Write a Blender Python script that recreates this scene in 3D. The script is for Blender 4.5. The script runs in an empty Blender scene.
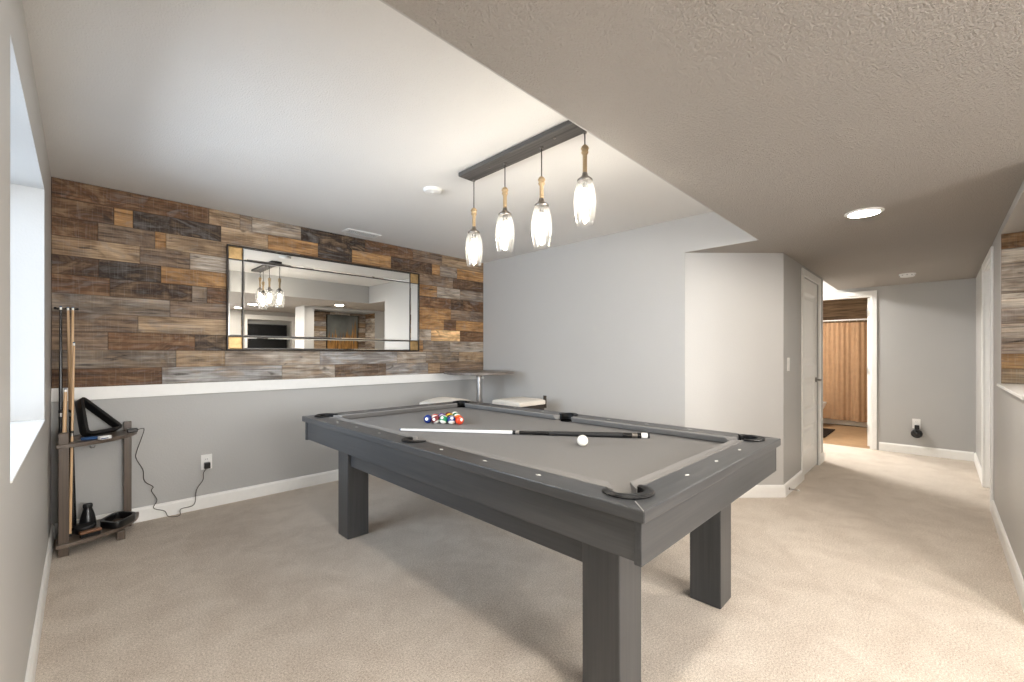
import bpy, bmesh, math, random
from mathutils import Vector, Matrix
C = bpy.context.scene
COL = C.collection
PI = math.pi
random.seed(7)

# ------------------------------------------------------------------ materials
def lin(c):
    out = []
    for v in c[:3]:
        v = v / 255.0
        out.append(v / 12.92 if v <= 0.04045 else ((v + 0.055) / 1.055) ** 2.4)
    return (out[0], out[1], out[2], 1.0)

class NT:
    def __init__(s, name):
        s.m = bpy.data.materials.new(name); s.m.use_nodes = True
        s.t = s.m.node_tree; s.t.nodes.clear()
        s.out = s.n('ShaderNodeOutputMaterial')
    def n(s, typ, **kw):
        nd = s.t.nodes.new(typ)
        for k, v in kw.items():
            if hasattr(nd, k) and k not in ('inputs',): setattr(nd, k, v)
        return nd
    def l(s, a, b): s.t.links.new(a, b)
    def mapping(s, coord='Object', scale=(1, 1, 1), uv=None):
        if uv:
            tc = s.n('ShaderNodeUVMap'); tc.uv_map = uv; o = tc.outputs[0]
        else:
            tc = s.n('ShaderNodeTexCoord'); o = tc.outputs[coord]
        mp = s.n('ShaderNodeMapping'); mp.inputs['Scale'].default_value = scale
        s.l(o, mp.inputs['Vector']); return mp.outputs[0]
    def noise(s, vec, scale, detail=4, rough=0.55, dist=0.0):
        n = s.n('ShaderNodeTexNoise')
        n.inputs['Scale'].default_value = scale; n.inputs['Detail'].default_value = detail
        n.inputs['Roughness'].default_value = rough; n.inputs['Distortion'].default_value = dist
        if vec is not None: s.l(vec, n.inputs['Vector'])
        return n.outputs['Fac']
    def ramp(s, fac, a, b, va=(0, 0, 0, 1), vb=(1, 1, 1, 1)):
        r = s.n('ShaderNodeValToRGB'); e = r.color_ramp.elements
        e[0].position = a; e[0].color = va; e[1].position = b; e[1].color = vb
        s.l(fac, r.inputs[0]); return r.outputs[0]
    def mix(s, fac, a, b, typ='MIX'):
        m = s.n('ShaderNodeMix', data_type='RGBA', blend_type=typ)
        for src, i in ((fac, 0), (a, 6), (b, 7)):
            if isinstance(src, (int, float)): m.inputs[i].default_value = src
            elif isinstance(src, tuple): m.inputs[i].default_value = src
            else: s.l(src, m.inputs[i])
        return m.outputs[2]
    def math(s, op, a, b=None):
        m = s.n('ShaderNodeMath', operation=op)
        for i, src in ((0, a), (1, b)):
            if src is None: continue
            if isinstance(src, (int, float)): m.inputs[i].default_value = src
            else: s.l(src, m.inputs[i])
        return m.outputs[0]
    def bump(s, h, strength=0.3, dist=0.01):
        b = s.n('ShaderNodeBump'); b.inputs['Strength'].default_value = strength
        b.inputs['Distance'].default_value = dist; s.l(h, b.inputs['Height']); return b.outputs[0]
    def bsdf(s, color, rough=0.5, metal=0.0, spec=0.5, normal=None, **kw):
        p = s.n('ShaderNodeBsdfPrincipled')
        if isinstance(color, tuple): p.inputs['Base Color'].default_value = color
        else: s.l(color, p.inputs['Base Color'])
        if isinstance(rough, (int, float)): p.inputs['Roughness'].default_value = rough
        else: s.l(rough, p.inputs['Roughness'])
        p.inputs['Metallic'].default_value = metal
        p.inputs['Specular IOR Level'].default_value = spec
        for k, v in kw.items(): p.inputs[k].default_value = v
        if normal is not None: s.l(normal, p.inputs['Normal'])
        s.l(p.outputs[0], s.out.inputs[0]); return p

def simple(name, col, rough=0.5, metal=0.0, spec=0.5, var=0.06, vscale=30, bump=0.0, bscale=200, **kw):
    t = NT(name); v = t.mapping('Object')
    c = lin(col)
    lo = tuple(x * (1 - var) for x in c[:3]) + (1,); hi = tuple(min(1, x * (1 + var)) for x in c[:3]) + (1,)
    cc = t.ramp(t.noise(v, vscale, 3), 0.3, 0.7, lo, hi)
    nm = t.bump(t.noise(v, bscale, 3), bump, 0.004) if bump else None
    t.bsdf(cc, rough, metal, spec, nm, **kw); return t.m

def painted(name, col, rough, bscale, bstr, dist=0.003, grainy=False):
    t = NT(name); v = t.mapping('Object')
    c = lin(col)
    cc = t.ramp(t.noise(v, 1.3, 3), 0.3, 0.7, tuple(x * .97 for x in c[:3]) + (1,), c)
    h = t.noise(v, bscale, 3, 0.65) if grainy else t.ramp(t.noise(v, bscale, 2, 0.5), 0.35, 0.68)
    t.bsdf(cc, rough, 0, 0.35, t.bump(h, bstr, dist)); return t.m

def streaky(name, dark, light, axis, rough=0.36, spec=0.55, fine=60, bump=0.08):
    """stained timber with grain running along one axis"""
    sc = [fine, fine, fine]; sc[axis] = 1.6
    t = NT(name); v = t.mapping('Object', tuple(sc))
    a = t.noise(v, 1.0, 6, 0.65, 0.4)
    sc2 = [9, 9, 9]; sc2[axis] = 0.7
    b = t.noise(t.mapping('Object', tuple(sc2)), 1.0, 3, 0.5, 0.6)
    f = t.math('ADD', t.math('MULTIPLY', a, 0.6), t.math('MULTIPLY', b, 0.4))
    cc = t.ramp(f, 0.36, 0.66, lin(dark), lin(light))
    t.bsdf(cc, rough, 0, spec, t.bump(a, bump, 0.003)); return t.m

M = {}
M['wall'] = painted('wall_paint', (186, 184, 181), 0.42, 95, 0.10)
M['wall_grey'] = painted('grey_wall_paint', (176, 175, 173), 0.45, 95, 0.10)
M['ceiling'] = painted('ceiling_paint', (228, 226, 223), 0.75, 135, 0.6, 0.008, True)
M['ceiling_low'] = painted('greige_ceiling', (170, 163, 155), 0.75, 135, 1.0, 0.016, True)  # darker greige base than the upper ceiling
M['trim'] = simple('white_trim', (236, 235, 232), 0.35, var=0.015)
M['white'] = simple('white_plastic', (232, 231, 228), 0.4, var=0.02)

def carpet_mat():
    t = NT('beige_carpet'); v = t.mapping('Object')
    big = t.noise(v, 0.9, 3, 0.55, 0.8)
    mid = t.noise(v, 5.5, 3, 0.6, 0.5)
    fine = t.noise(v, 125, 3, 0.85)
    finer = t.noise(v, 330, 2, 0.8)
    f = t.math('ADD', t.math('MULTIPLY', big, 0.45), t.math('MULTIPLY', mid, 0.55))
    base = t.ramp(f, 0.40, 0.60, lin((205, 187, 167)), lin((226, 211, 193)))
    sp = t.math('ADD', t.math('MULTIPLY', fine, 0.5), t.math('MULTIPLY', finer, 0.5))
    cc = t.mix(t.ramp(sp, 0.42, 0.58), t.mix(0.50, base, (0.13, 0.115, 0.10, 1)), t.mix(0.34, base, (1, .97, .93, 1)))
    h = t.math('ADD', sp, t.math('MULTIPLY', mid, 0.5))
    t.bsdf(cc, 0.95, 0, 0.08, t.bump(h, 0.6, 0.012)); return t.m
M['carpet'] = carpet_mat()

def plank_mat():
    """reclaimed boards: the tone of each board is its own colour, grain and saw marks follow the board"""
    t = NT('reclaimed_wood')
    col = t.n('ShaderNodeVertexColor'); col.layer_name = 'board'
    U = lambda a, b: t.mapping(uv='grain', scale=(a, b, 1))
    g1 = t.noise(U(2.4, 75), 1.0, 6, 0.72, 0.6)            # fine grain
    g2 = t.noise(U(1.2, 13), 1.0, 5, 0.62, 2.6)            # broad figure
    lowf = t.noise(U(2.6, 5.5), 1.0, 3, 0.55, 1.5)         # weathering along the board
    warm = t.noise(U(1.9, 4.5), 1.9, 3, 0.6, 1.8)
    saw = t.noise(U(170, 5), 1.0, 2, 0.6)
    knot = t.noise(U(3.2, 9), 1.3, 2, 0.5, 1.0)
    f = t.math('ADD', t.math('MULTIPLY', g1, 0.55), t.math('MULTIPLY', g2, 0.45))
    base = col.outputs[0]
    dark = t.mix(1.0, base, (0.31, 0.27, 0.24, 1), 'MULTIPLY')
    light = t.mix(1.0, base, (1.65, 1.60, 1.54, 1), 'MULTIPLY')
    c1 = t.mix(t.ramp(f, 0.37, 0.63), dark, light)
    c1 = t.mix(t.math('MULTIPLY', t.ramp(lowf, 0.42, 0.62), 0.72), c1, t.mix(1.0, c1, (0.45, 0.38, 0.33, 1), 'MULTIPLY'))
    c1 = t.mix(t.math('MULTIPLY', t.ramp(warm, 0.50, 0.70), 0.50), c1, t.mix(t.ramp(f, 0.35, 0.65), (0.16, 0.095, 0.05, 1), (0.50, 0.35, 0.21, 1)))
    c1 = t.mix(t.math('MULTIPLY', t.ramp(warm, 0.30, 0.47, (1, 1, 1, 1), (0, 0, 0, 1)), 0.38), c1, t.mix(t.ramp(f, 0.35, 0.65), (0.13, 0.125, 0.12, 1), (0.36, 0.35, 0.34, 1)))
    c2 = t.mix(t.math('MULTIPLY', t.ramp(knot, 0.66, 0.74), 0.75), c1, (0.028, 0.02, 0.015, 1))
    c3 = t.mix(t.math('MULTIPLY', t.ramp(saw, 0.54, 0.72), 0.08), c2, (0.75, 0.72, 0.68, 1))
    e1 = t.n('ShaderNodeUVMap'); e1.uv_map = 'edge_low'; e2 = t.n('ShaderNodeUVMap'); e2.uv_map = 'edge_high'
    s1 = t.n('ShaderNodeSeparateXYZ'); s2 = t.n('ShaderNodeSeparateXYZ'); t.l(e1.outputs[0], s1.inputs[0]); t.l(e2.outputs[0], s2.inputs[0])
    mn = t.math('MINIMUM', t.math('MINIMUM', s1.outputs[0], s1.outputs[1]), t.math('MINIMUM', s2.outputs[0], s2.outputs[1]))
    seam = t.ramp(mn, 0.0004, 0.0028)
    c4 = t.mix(seam, t.mix(1.0, col.outputs[0], (0.4, 0.36, 0.33, 1), 'MULTIPLY'), c3)
    h = t.math('ADD', t.math('MULTIPLY', f, 0.5), seam)
    t.bsdf(c4, 0.62, 0, 0.3, t.bump(h, 0.5, 0.004)); return t.m
M['planks'] = plank_mat()

M['table_x'] = streaky('charcoal_timber_x', (50, 52, 54), (70, 70, 71), 0)
M['table_y'] = streaky('charcoal_timber_y', (50, 52, 54), (70, 70, 71), 1)
M['table_z'] = streaky('charcoal_timber_z', (49, 51, 53), (68, 68, 69), 2)
M['stand_z'] = streaky('brown_stand_timber', (62, 52, 45), (98, 84, 72), 2)
M['stand_x'] = streaky('brown_shelf_timber', (70, 60, 52), (108, 95, 84), 0)
M['bar_y'] = streaky('weathered_grey_timber', (66, 64, 62), (106, 102, 99), 1, 0.6, 0.3, 70, 0.15)
M['pub_x'] = streaky('grey_brown_tabletop', (88, 80, 74), (128, 118, 109), 0, 0.35)
M['cloth'] = simple('grey_billiard_cloth', (128, 126, 124), 0.9, 0, 0.12, 0.04, 300, 0.15, 900)
M['seam'] = simple('pale_mitre_seam', (150, 148, 145), 0.5)
M['black_wood'] = simple('black_gap', (22, 22, 23), 0.7)
M['leather'] = simple('black_leather', (13, 13, 14), 0.42, 0, 0.3, 0.15, 90, 0.2, 300)
M['pocket_in'] = simple('pocket_lining', (9, 9, 10), 0.9, 0, 0.1)
M['pearl'] = simple('pearl_inlay', (226, 224, 218), 0.25)
M['steel'] = simple('brushed_steel', (176, 174, 172), 0.28, 1.0, 0.5, 0.05, 60)
M['nickel'] = simple('dark_nickel', (138, 132, 126), 0.34, 1.0, 0.5, 0.05, 60)
M['hinge'] = simple('satin_hinge', (140, 138, 134), 0.35, 1.0)
M['black'] = simple('black_plastic', (18, 18, 19), 0.3, 0, 0.5, 0.1)
M['black_matt'] = simple('black_rubber', (24, 24, 25), 0.6)
M['black_lacquer'] = simple('black_lacquer', (14, 14, 15), 0.15, 0, 0.6, 0.1)
M['white_lacquer'] = simple('white_lacquer', (240, 239, 236), 0.18, 0, 0.5, 0.01)
M['cord_dark'] = simple('dark_cord', (52, 44, 38), 0.55)
M['maple'] = streaky('pale_maple', (198, 160, 118), (226, 192, 152), 2, 0.3)
M['blue_chalk'] = simple('blue_card', (38, 74, 118), 0.6, 0, 0.3, 0.2, 25)
M['cream_fabric'] = simple('cream_fabric', (224, 218, 208), 0.85, 0, 0.15, 0.05, 120, 0.25, 700)
M['dark_wood'] = streaky('dark_stool_timber', (40, 33, 28), (66, 56, 48), 2)
M['curtain'] = simple('tan_curtain', (176, 142, 110), 0.85, 0, 0.15, 0.08, 14, 0.2, 500)
M['tile'] = simple('tan_bath_floor', (150, 122, 92), 0.45, 0, 0.4, 0.12, 7)
M['brown_towel'] = simple('dark_brown_towel', (72, 46, 32), 0.95, 0, 0.1, 0.15, 40, 0.4, 300)
M['mat'] = simple('dark_bath_mat', (40, 31, 25), 0.95, 0, 0.1, 0.2, 60, 0.4, 250)
M['bath_wall'] = painted('bath_wall_paint', (214, 203, 188), 0.6, 90, 0.1)
M['porcelain'] = simple('white_porcelain', (240, 240, 238), 0.12, 0, 0.5, 0.01)
M['tan_wood'] = streaky('brown_brush_block', (96, 62, 40), (132, 92, 62), 0, 0.4)
M['bristle'] = simple('black_bristles', (16, 15, 15), 0.9)
M['vinyl'] = simple('white_vinyl_frame', (236, 238, 240), 0.35)

def mirror_mat():
    t = NT('mirror_glass'); v = t.mapping('Object')
    t.bsdf(t.ramp(t.noise(v, 2, 2), 0.3, 0.7, (0.80, 0.80, 0.78, 1), (0.83, 0.83, 0.81, 1)), 0.012, 1.0, 0.5); return t.m
M['mirror'] = mirror_mat()
M['bronze_mirror'] = simple('bronze_antiqued_mirror', (172, 142, 98), 0.34, 0.75, 0.5, 0.25, 22)
M['dark_frame'] = simple('dark_bronze_frame', (44, 38, 33), 0.4, 0.3)

def glass_mat(name, tint, gloss, transp=0.85, seeds=0):
    """thin clear glass: light passes straight through, with a fresnel sheen"""
    t = NT(name)
    tr = t.n('ShaderNodeBsdfTransparent'); tr.inputs[0].default_value = tint
    gl = t.n('ShaderNodeBsdfGlossy'); gl.inputs['Roughness'].default_value = 0.04
    lw = t.n('ShaderNodeLayerWeight'); lw.inputs[0].default_value = 0.35
    f = t.math('ADD', t.math('MULTIPLY', lw.outputs['Fresnel'], gloss), 1 - transp - 0.1 if transp < 0.9 else 0.02)
    m = t.n('ShaderNodeMixShader'); t.l(f, m.inputs[0]); t.l(tr.outputs[0], m.inputs[1]); t.l(gl.outputs[0], m.inputs[2])
    last = m.outputs[0]
    if seeds:
        tl = t.n('ShaderNodeBsdfTranslucent'); tl.inputs[0].default_value = (.95, .94, .92, 1)
        sd = t.math('ADD', t.math('MULTIPLY', t.ramp(t.noise(t.mapping('Object', (1, 1, .5)), 160, 2), .5, .75), seeds * 2), seeds)
        m2 = t.n('ShaderNodeMixShader'); t.l(sd, m2.inputs[0]); t.l(last, m2.inputs[1]); t.l(tl.outputs[0], m2.inputs[2]); last = m2.outputs[0]
    t.l(last, t.out.inputs[0]); return t.m
M['shade_glass'] = glass_mat('seeded_shade_glass', (0.985, 0.985, 0.98, 1), 0.30, 0.95, 0.012)
M['pane'] = glass_mat('window_pane', (0.97, 0.98, 0.99, 1), 0.5, 0.95)

def emit(name, col, strength):
    t = NT(name); v = t.mapping('Object')
    e = t.n('ShaderNodeEmission'); e.inputs[1].default_value = strength
    c = t.ramp(t.noise(v, 5, 1), 0.2, 0.8, tuple(x * .97 for x in col) + (1,), tuple(col) + (1,))
    t.l(c, e.inputs[0]); t.l(e.outputs[0], t.out.inputs[0]); return t.m
M['bulb'] = emit('glowing_bulb', (1.0, 0.92, 0.80), 105)
M['led'] = emit('led_disc', (1.0, 0.93, 0.84), 230)

def rope_mat():
    t = NT('jute_rope'); v = t.mapping('Object', (1, 1, 1))
    w = t.n('ShaderNodeTexWave', bands_direction='Z'); w.inputs['Scale'].default_value = 60; w.inputs['Distortion'].default_value = 1.2
    w.inputs['Detail'].default_value = 2; t.l(v, w.inputs['Vector'])
    cc = t.ramp(w.outputs['Fac'], 0.1, 0.9, lin((150, 120, 86)), lin((222, 198, 160)))
    t.bsdf(cc, 0.9, 0, 0.1, t.bump(w.outputs['Fac'], 0.8, 0.004)); return t.m
M['rope'] = rope_mat()

def bamboo_mat():
    t = NT('woven_bamboo'); a = t.noise(t.mapping('Object', (3, 3, 130)), 1, 4, 0.6, 0.5); b = t.noise(t.mapping('Object', (2, 1.5, 22)), 1, 3, 0.6, 0.4)
    f = t.math('ADD', t.math('MULTIPLY', a, 0.5), t.math('MULTIPLY', b, 0.5))
    t.bsdf(t.ramp(f, 0.36, 0.64, lin((60, 46, 34)), lin((150, 124, 94))), 0.7, 0, 0.25, t.bump(a, 0.4, 0.004)); return t.m
M['bamboo'] = bamboo_mat()

def picture_mat():
    """dim canvas: charcoal sky over golden grasses"""
    t = NT('grass_canvas'); tc = t.n('ShaderNodeTexCoord'); sp = t.n('ShaderNodeSeparateXYZ'); t.l(tc.outputs['Object'], sp.inputs[0])
    st = t.noise(t.mapping('Object', (16, 1, 1.6)), 1, 5, 0.6, 0.8)
    hgt = t.math('SUBTRACT', t.math('ADD', t.math('MULTIPLY', st, 0.9), -0.02), t.math('MULTIPLY', sp.outputs[2], 0.55))
    grass = t.ramp(t.noise(t.mapping('Object', (40, 1, 3)), 1, 4), 0.35, 0.7, lin((88, 60, 32)), lin((190, 140, 76)))
    sky = t.ramp(t.noise(t.mapping('Object', (2, 1, 1.5)), 1, 3), 0.3, 0.7, lin((58, 60, 60)), lin((120, 122, 118)))
    t.bsdf(t.mix(t.ramp(hgt, 0.12, 0.2), sky, grass), 0.3, 0, 0.4); return t.m
M['canvas'] = picture_mat()
M['screen'] = simple('dark_screen', (12, 12, 13), 0.08, 0, 0.6, 0.1)

# ------------------------------------------------------------------ geometry helpers
class MB:
    def __init__(s): s.b = bmesh.new()
    def box(s, lo, hi, rot=None):
        vs = [Vector((x, y, z)) for z in (lo[2], hi[2]) for y in (lo[1], hi[1]) for x in (lo[0], hi[0])]
        if rot is not None:
            c = (Vector(lo) + Vector(hi)) / 2; vs = [rot @ (v - c) + c for v in vs]
        v = [s.b.verts.new(p) for p in vs]
        for f in ((0, 2, 3, 1), (4, 5, 7, 6), (0, 1, 5, 4), (2, 6, 7, 3), (0, 4, 6, 2), (1, 3, 7, 5)):
            s.b.faces.new([v[i] for i in f])
        return s
    def prism(s, poly, z0, z1):
        a = [s.b.verts.new((x, y, z0)) for x, y in poly]; b = [s.b.verts.new((x, y, z1)) for x, y in poly]
        s.b.faces.new(a[::-1]); s.b.faces.new(b); n = len(poly)
        for i in range(n): s.b.faces.new((a[i], a[(i + 1) % n], b[(i + 1) % n], b[i]))
        return s
    def loft(s, rings, cap=True, closed=False):
        R = [[s.b.verts.new(p) for p in r] for r in rings]; n = len(R[0])
        m = len(R)
        for k in range(m if closed else m - 1):
            A, B = R[k], R[(k + 1) % m]
            for i in range(n): s.b.faces.new((A[i], A[(i + 1) % n], B[(i + 1) % n], B[i]))
        if cap and not closed: s.b.faces.new(R[0][::-1]); s.b.faces.new(R[-1])
        return s
    def lathe(s, prof, c=(0, 0, 0), seg=24, cap=True):
        return s.loft([[Vector((c[0] + r * math.cos(2 * PI * i / seg), c[1] + r * math.sin(2 * PI * i / seg), c[2] + z)) for i in range(seg)] for r, z in prof], cap)
    def rod(s, p0, p1, prof, seg=14):
        """prof: (t, radius) along the line p0-p1"""
        p0, p1 = Vector(p0), Vector(p1); d = (p1 - p0).normalized()
        x = d.orthogonal().normalized(); y = d.cross(x)
        return s.loft([[p0.lerp(p1, t) + (x * math.cos(2 * PI * i / seg) + y * math.sin(2 * PI * i / seg)) * r for i in range(seg)] for t, r in prof])
    def tube(s, pts, r, seg=8, closed=False):
        pts = [Vector(p) for p in pts]; n = len(pts); rings = []; prev = None
        for i in range(n):
            a = pts[(i - 1) % n] if (closed or i > 0) else pts[0]; b = pts[(i + 1) % n] if (closed or i < n - 1) else pts[-1]
            d = (b - a).normalized()
            x = d.orthogonal().normalized() if prev is None else (prev - d * prev.dot(d)).normalized()
            prev = x; y = d.cross(x); rr = r[i] if isinstance(r, list) else r
            rings.append([pts[i] + (x * math.cos(2 * PI * k / seg) + y * math.sin(2 * PI * k / seg)) * rr for k in range(seg)])
        return s.loft(rings, True, closed)
    def obj(s, name, mat, parent=None, loc=(0, 0, 0), bevel=0.0, smooth=True, segs=2, off=(0, 0, 0)):
        bmesh.ops.recalc_face_normals(s.b, faces=s.b.faces[:])
        if off != (0, 0, 0): bmesh.ops.translate(s.b, verts=s.b.verts[:], vec=off)
        if bevel:
            ed = [e for e in s.b.edges if len(e.link_faces) == 2 and e.calc_face_angle(0) > 0.6]
            bmesh.ops.bevel(s.b, geom=ed, offset=bevel, segments=segs, profile=0.5, affect='EDGES', clamp_overlap=True)
        me = bpy.data.meshes.new(name)
        if smooth:
            for f in s.b.faces: f.smooth = True
            for e in s.b.edges:
                if len(e.link_faces) != 2 or e.calc_face_angle(0) > 0.7: e.smooth = False
        s.b.to_mesh(me); s.b.free()
        o = bpy.data.objects.new(name, me); COL.objects.link(o)
        if mat is not None: me.materials.append(mat)
        o.location = loc
        if parent is not None: o.parent = parent
        return o

def tag(o, label, cat, group=None, kind=None):
    o['label'] = label; o['category'] = cat
    if group: o['group'] = group
    if kind: o['kind'] = kind
    return o
def empty(name, loc, label, cat, group=None, rz=0):
    o = bpy.data.objects.new(name, None); COL.objects.link(o); o.location = loc; o.rotation_euler = (0, 0, rz)
    o.empty_display_size = 0.1
    return tag(o, label, cat, group)
def struct(o, label, cat):
    o['kind'] = 'structure'; o['label'] = label; o['category'] = cat; return o
def loc_of(root, p): return (p[0] - root.location.x, p[1] - root.location.y, p[2] - root.location.z)

def panel_with_holes(u0, u1, z0, z1, holes, t0, t1, axis):
    """one connected wall mesh; u runs along the wall, t is its thickness direction"""
    us = sorted({u0, u1, *[h[0] for h in holes], *[h[1] for h in holes]}); zs = sorted({z0, z1, *[h[2] for h in holes], *[h[3] for h in holes]})
    us = [u for u in us if u0 <= u <= u1]; zs = [z for z in zs if z0 <= z <= z1]
    def solid(i, j):
        if i < 0 or j < 0 or i >= len(us) - 1 or j >= len(zs) - 1: return False
        cu, cz = (us[i] + us[i + 1]) / 2, (zs[j] + zs[j + 1]) / 2
        return not any(h[0] < cu < h[1] and h[2] < cz < h[3] for h in holes)
    m = MB(); V = {}
    def v(i, j, k):
        if (i, j, k) not in V:
            t = (t0, t1)[k]
            V[(i, j, k)] = m.b.verts.new((us[i], t, zs[j]) if axis == 'x' else (t, us[i], zs[j]))
        return V[(i, j, k)]
    for i in range(len(us) - 1):
        for j in range(len(zs) - 1):
            if not solid(i, j): continue
            for k in (0, 1): m.b.faces.new((v(i, j, k), v(i + 1, j, k), v(i + 1, j + 1, k), v(i, j + 1, k)))
            for di, dj, a, b in ((-1, 0, (i, j), (i, j + 1)), (1, 0, (i + 1, j), (i + 1, j + 1)), (0, -1, (i, j), (i + 1, j)), (0, 1, (i, j + 1), (i + 1, j + 1))):
                if not solid(i + di, j + dj):
                    m.b.faces.new((v(*a, 0), v(*b, 0), v(*b, 1), v(*a, 1)))
    return m

# ------------------------------------------------------------------ measurements (metres; camera stands over the origin)
XL, YW, XF = -0.138, 4.236, 3.719          # left wall, planked wall, far wall
ZU, ZL = 2.444, 2.138                      # upper ceiling, dropped ceiling
YS = 0.988                                 # edge of the dropped ceiling
YC, XC1 = 0.965, 4.343                     # closet wall and its corner
XE, YR = 7.354, -0.306                     # hall end wall, right wall
YB = -2.45                                 # family room back wall

# ------------------------------------------------------------------ the room shell
struct(MB().box((XL - .4, YB - .2, -.12), (XE, YW + .2, 0)).obj('floor', M['carpet'], smooth=False), 'beige cut pile carpet over the whole room', 'floor')
struct(MB().box((XE, -.5, -.12), (10.3, 2.6, -.002)).obj('floor_bathroom', M['tile'], smooth=False), 'tan bathroom floor beyond the open doorway', 'floor')
struct(MB().box((XL - .4, YS, ZU), (XF + .12, YW + .2, ZU + .15)).obj('ceiling', M['ceiling'], smooth=False), 'upper white ceiling over the pool table', 'ceiling')
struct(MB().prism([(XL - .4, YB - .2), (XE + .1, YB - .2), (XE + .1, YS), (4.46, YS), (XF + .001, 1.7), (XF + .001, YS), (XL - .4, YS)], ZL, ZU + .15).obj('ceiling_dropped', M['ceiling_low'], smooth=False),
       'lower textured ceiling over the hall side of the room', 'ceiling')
struct(MB().box((XL - .002, YS + .0004, ZL + .0005), (XF - .0005, YS + .006, ZU)).obj('ceiling_fascia', M['wall'], smooth=False), 'pale upright face of the dropped ceiling', 'ceiling')
struct(MB().box((6.0, YS + .001, ZU), (XE + .1, 2.6, ZU + .15)).obj('ceiling_alcove', M['ceiling'], smooth=False), 'higher ceiling glimpsed over the bathroom door', 'ceiling')
struct(MB().box((XE + .1, -.5, 2.444), (10.3, 2.6, 2.6)).obj('ceiling_bathroom', M['bath_wall'], smooth=False), 'bathroom ceiling beyond the doorway', 'ceiling')

WIN = (1.842, 3.457, 0.890, 2.149)
struct(panel_with_holes(YB - .2, YW + .2, 0, ZU + .1, [WIN], XL - .36, XL, 'y').obj('wall_left', M['wall'], smooth=False), 'left wall with the deep window opening', 'wall')
struct(MB().box((XL, YW, 0), (XF + .12, YW + .2, ZU)).obj('wall_back', M['wall_grey'], smooth=False), 'grey lower wall below the wood planking', 'wall')
struct(panel_with_holes(YS + .001, YW, 0, ZU, [(YS - 1, 1.57, -1, ZL + .003)], XF, XF + .12, 'y').obj('wall_far', M['wall'], smooth=False), 'pale far wall behind the pool table', 'wall')
struct(MB().prism([(XF + .001, 1.57), (XC1, YC), (XC1 + .05, YC + .11), (XF + .121, 1.70)], 0, ZL).obj('wall_angled', M['wall'], smooth=False), 'angled wall piece at the mouth of the hall', 'wall')
CD = (5.09, 5.87)
struct(panel_with_holes(XC1 + .001, 6.155, 0, ZL, [(CD[0], CD[1], -1, 2.035)], YC, YC + .115, 'x').obj('wall_closet', M['wall_grey'], smooth=False), 'hall wall that holds the white closet door', 'wall')
struct(MB().box((6.04, YC + .116, 0), (6.155, 2.5, ZU)).obj('wall_alcove', M['wall'], smooth=False), 'side wall of the hall alcove', 'wall')
struct(MB().box((6.156, 2.5, 0), (XE, 2.6, ZU)).obj('wall_alcove_end', M['wall'], smooth=False), 'end wall of the hall alcove', 'wall')
BD = (0.628, 1.393)
struct(panel_with_holes(-.6, 2.6, 0, ZU, [(BD[0], BD[1], -1, 2.035)], XE, XE + .12, 'y').obj('wall_hall_end', M['wall_grey'], smooth=False), 'grey wall at the end of the hall', 'wall')
RD = (5.12, 5.996); NI = (3.23, 4.51)
struct(panel_with_holes(3.05, XE, 0, ZL, [(NI[0], NI[1], 1.03, 2.085), (RD[0], RD[1], -1, 2.03)], YR - .115, YR, 'x').obj('wall_right', M['wall'], smooth=False), 'right hall wall with the wood lined niche', 'wall')
struct(MB().box((3.05, YR - .50, 0), (NI[1] + .14, YR - .44, ZL)).obj('wall_niche', M['wall'], smooth=False), 'back of the wood lined niche', 'wall')
struct(MB().box((3.05, YR - .439, 0), (3.13, YR - .116, ZL)).obj('wall_niche_side', M['wall'], smooth=False), 'side of the niche wall', 'wall')
struct(MB().box((4.6, YR - .439, 0), (4.72, YR - .116, ZL)).obj('wall_niche_end', M['wall'], smooth=False), 'far end of the niche wall', 'wall')
struct(MB().box((5.6, YB, 0), (5.72, YR - .12, ZL)).obj('wall_family_side', M['wall'], smooth=False), 'far side wall of the family room', 'wall')
TVA = (2.60, 3.52)
FW = (.02, 2.16, .86, 2.04)
struct(panel_with_holes(XL, 5.6, 0, ZL, [(TVA[0], TVA[1], .55, 1.95), FW], YB - .14, YB, 'x').obj('wall_family', M['wall'], smooth=False), 'family room wall with a television recess', 'wall')
struct(MB().box((TVA[0] - .1, YB - .22, .4), (TVA[1] + .1, YB - .141, 2.05)).obj('wall_recess', M['wall_grey'], smooth=False), 'back of the television recess', 'wall')
struct(MB().box((10.1, -.5, 0), (10.2, 2.6, 2.444)).obj('wall_bathroom', M['bath_wall'], smooth=False), 'bathroom wall behind the shower curtain', 'wall')
struct(MB().box((XE + .121, 2.5, 0), (10.099, 2.6, 2.444)).obj('wall_bathroom_left', M['bath_wall'], smooth=False), 'left bathroom wall', 'wall')
struct(MB().box((XE + .121, -.5, 0), (10.099, -.4, 2.444)).obj('wall_bathroom_right', M['bath_wall'], smooth=False), 'right bathroom wall', 'wall')

# baseboards --------------------------------------------------------
def board(name, a, b, inward, label, h=.108, t=.015, cut=0):
    """baseboard from a to b standing on the room side (inward) of the wall, eased top edge"""
    a, b = Vector((*a, 0)), Vector((*b, 0)); n = Vector((*inward, 0)).normalized()
    prof = [(0.0005, .001), (t, .001), (t, h - .018), (t * .55, h - .003), (.0005, h)]
    m = MB(); m.loft([[p + n * x + Vector((0, 0, z)) for x, z in prof] for p in (a, b)])
    return struct(m.obj(name, M['trim'], smooth=False), label, 'baseboard')
board('baseboard_back', (XL + .016, YW), (XF, YW), (0, -1), 'white baseboard under the planked wall')
board('baseboard_left', (XL, YB), (XL, YW), (1, 0), 'white baseboard along the left wall')
board('baseboard_far', (XF, 1.575), (XF, YW - .016), (-1, 0), 'white baseboard along the pale far wall')
d = Vector((XC1 - XF, YC - 1.57)).normalized(); nrm = Vector((-d.y, d.x)) * -1
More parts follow.
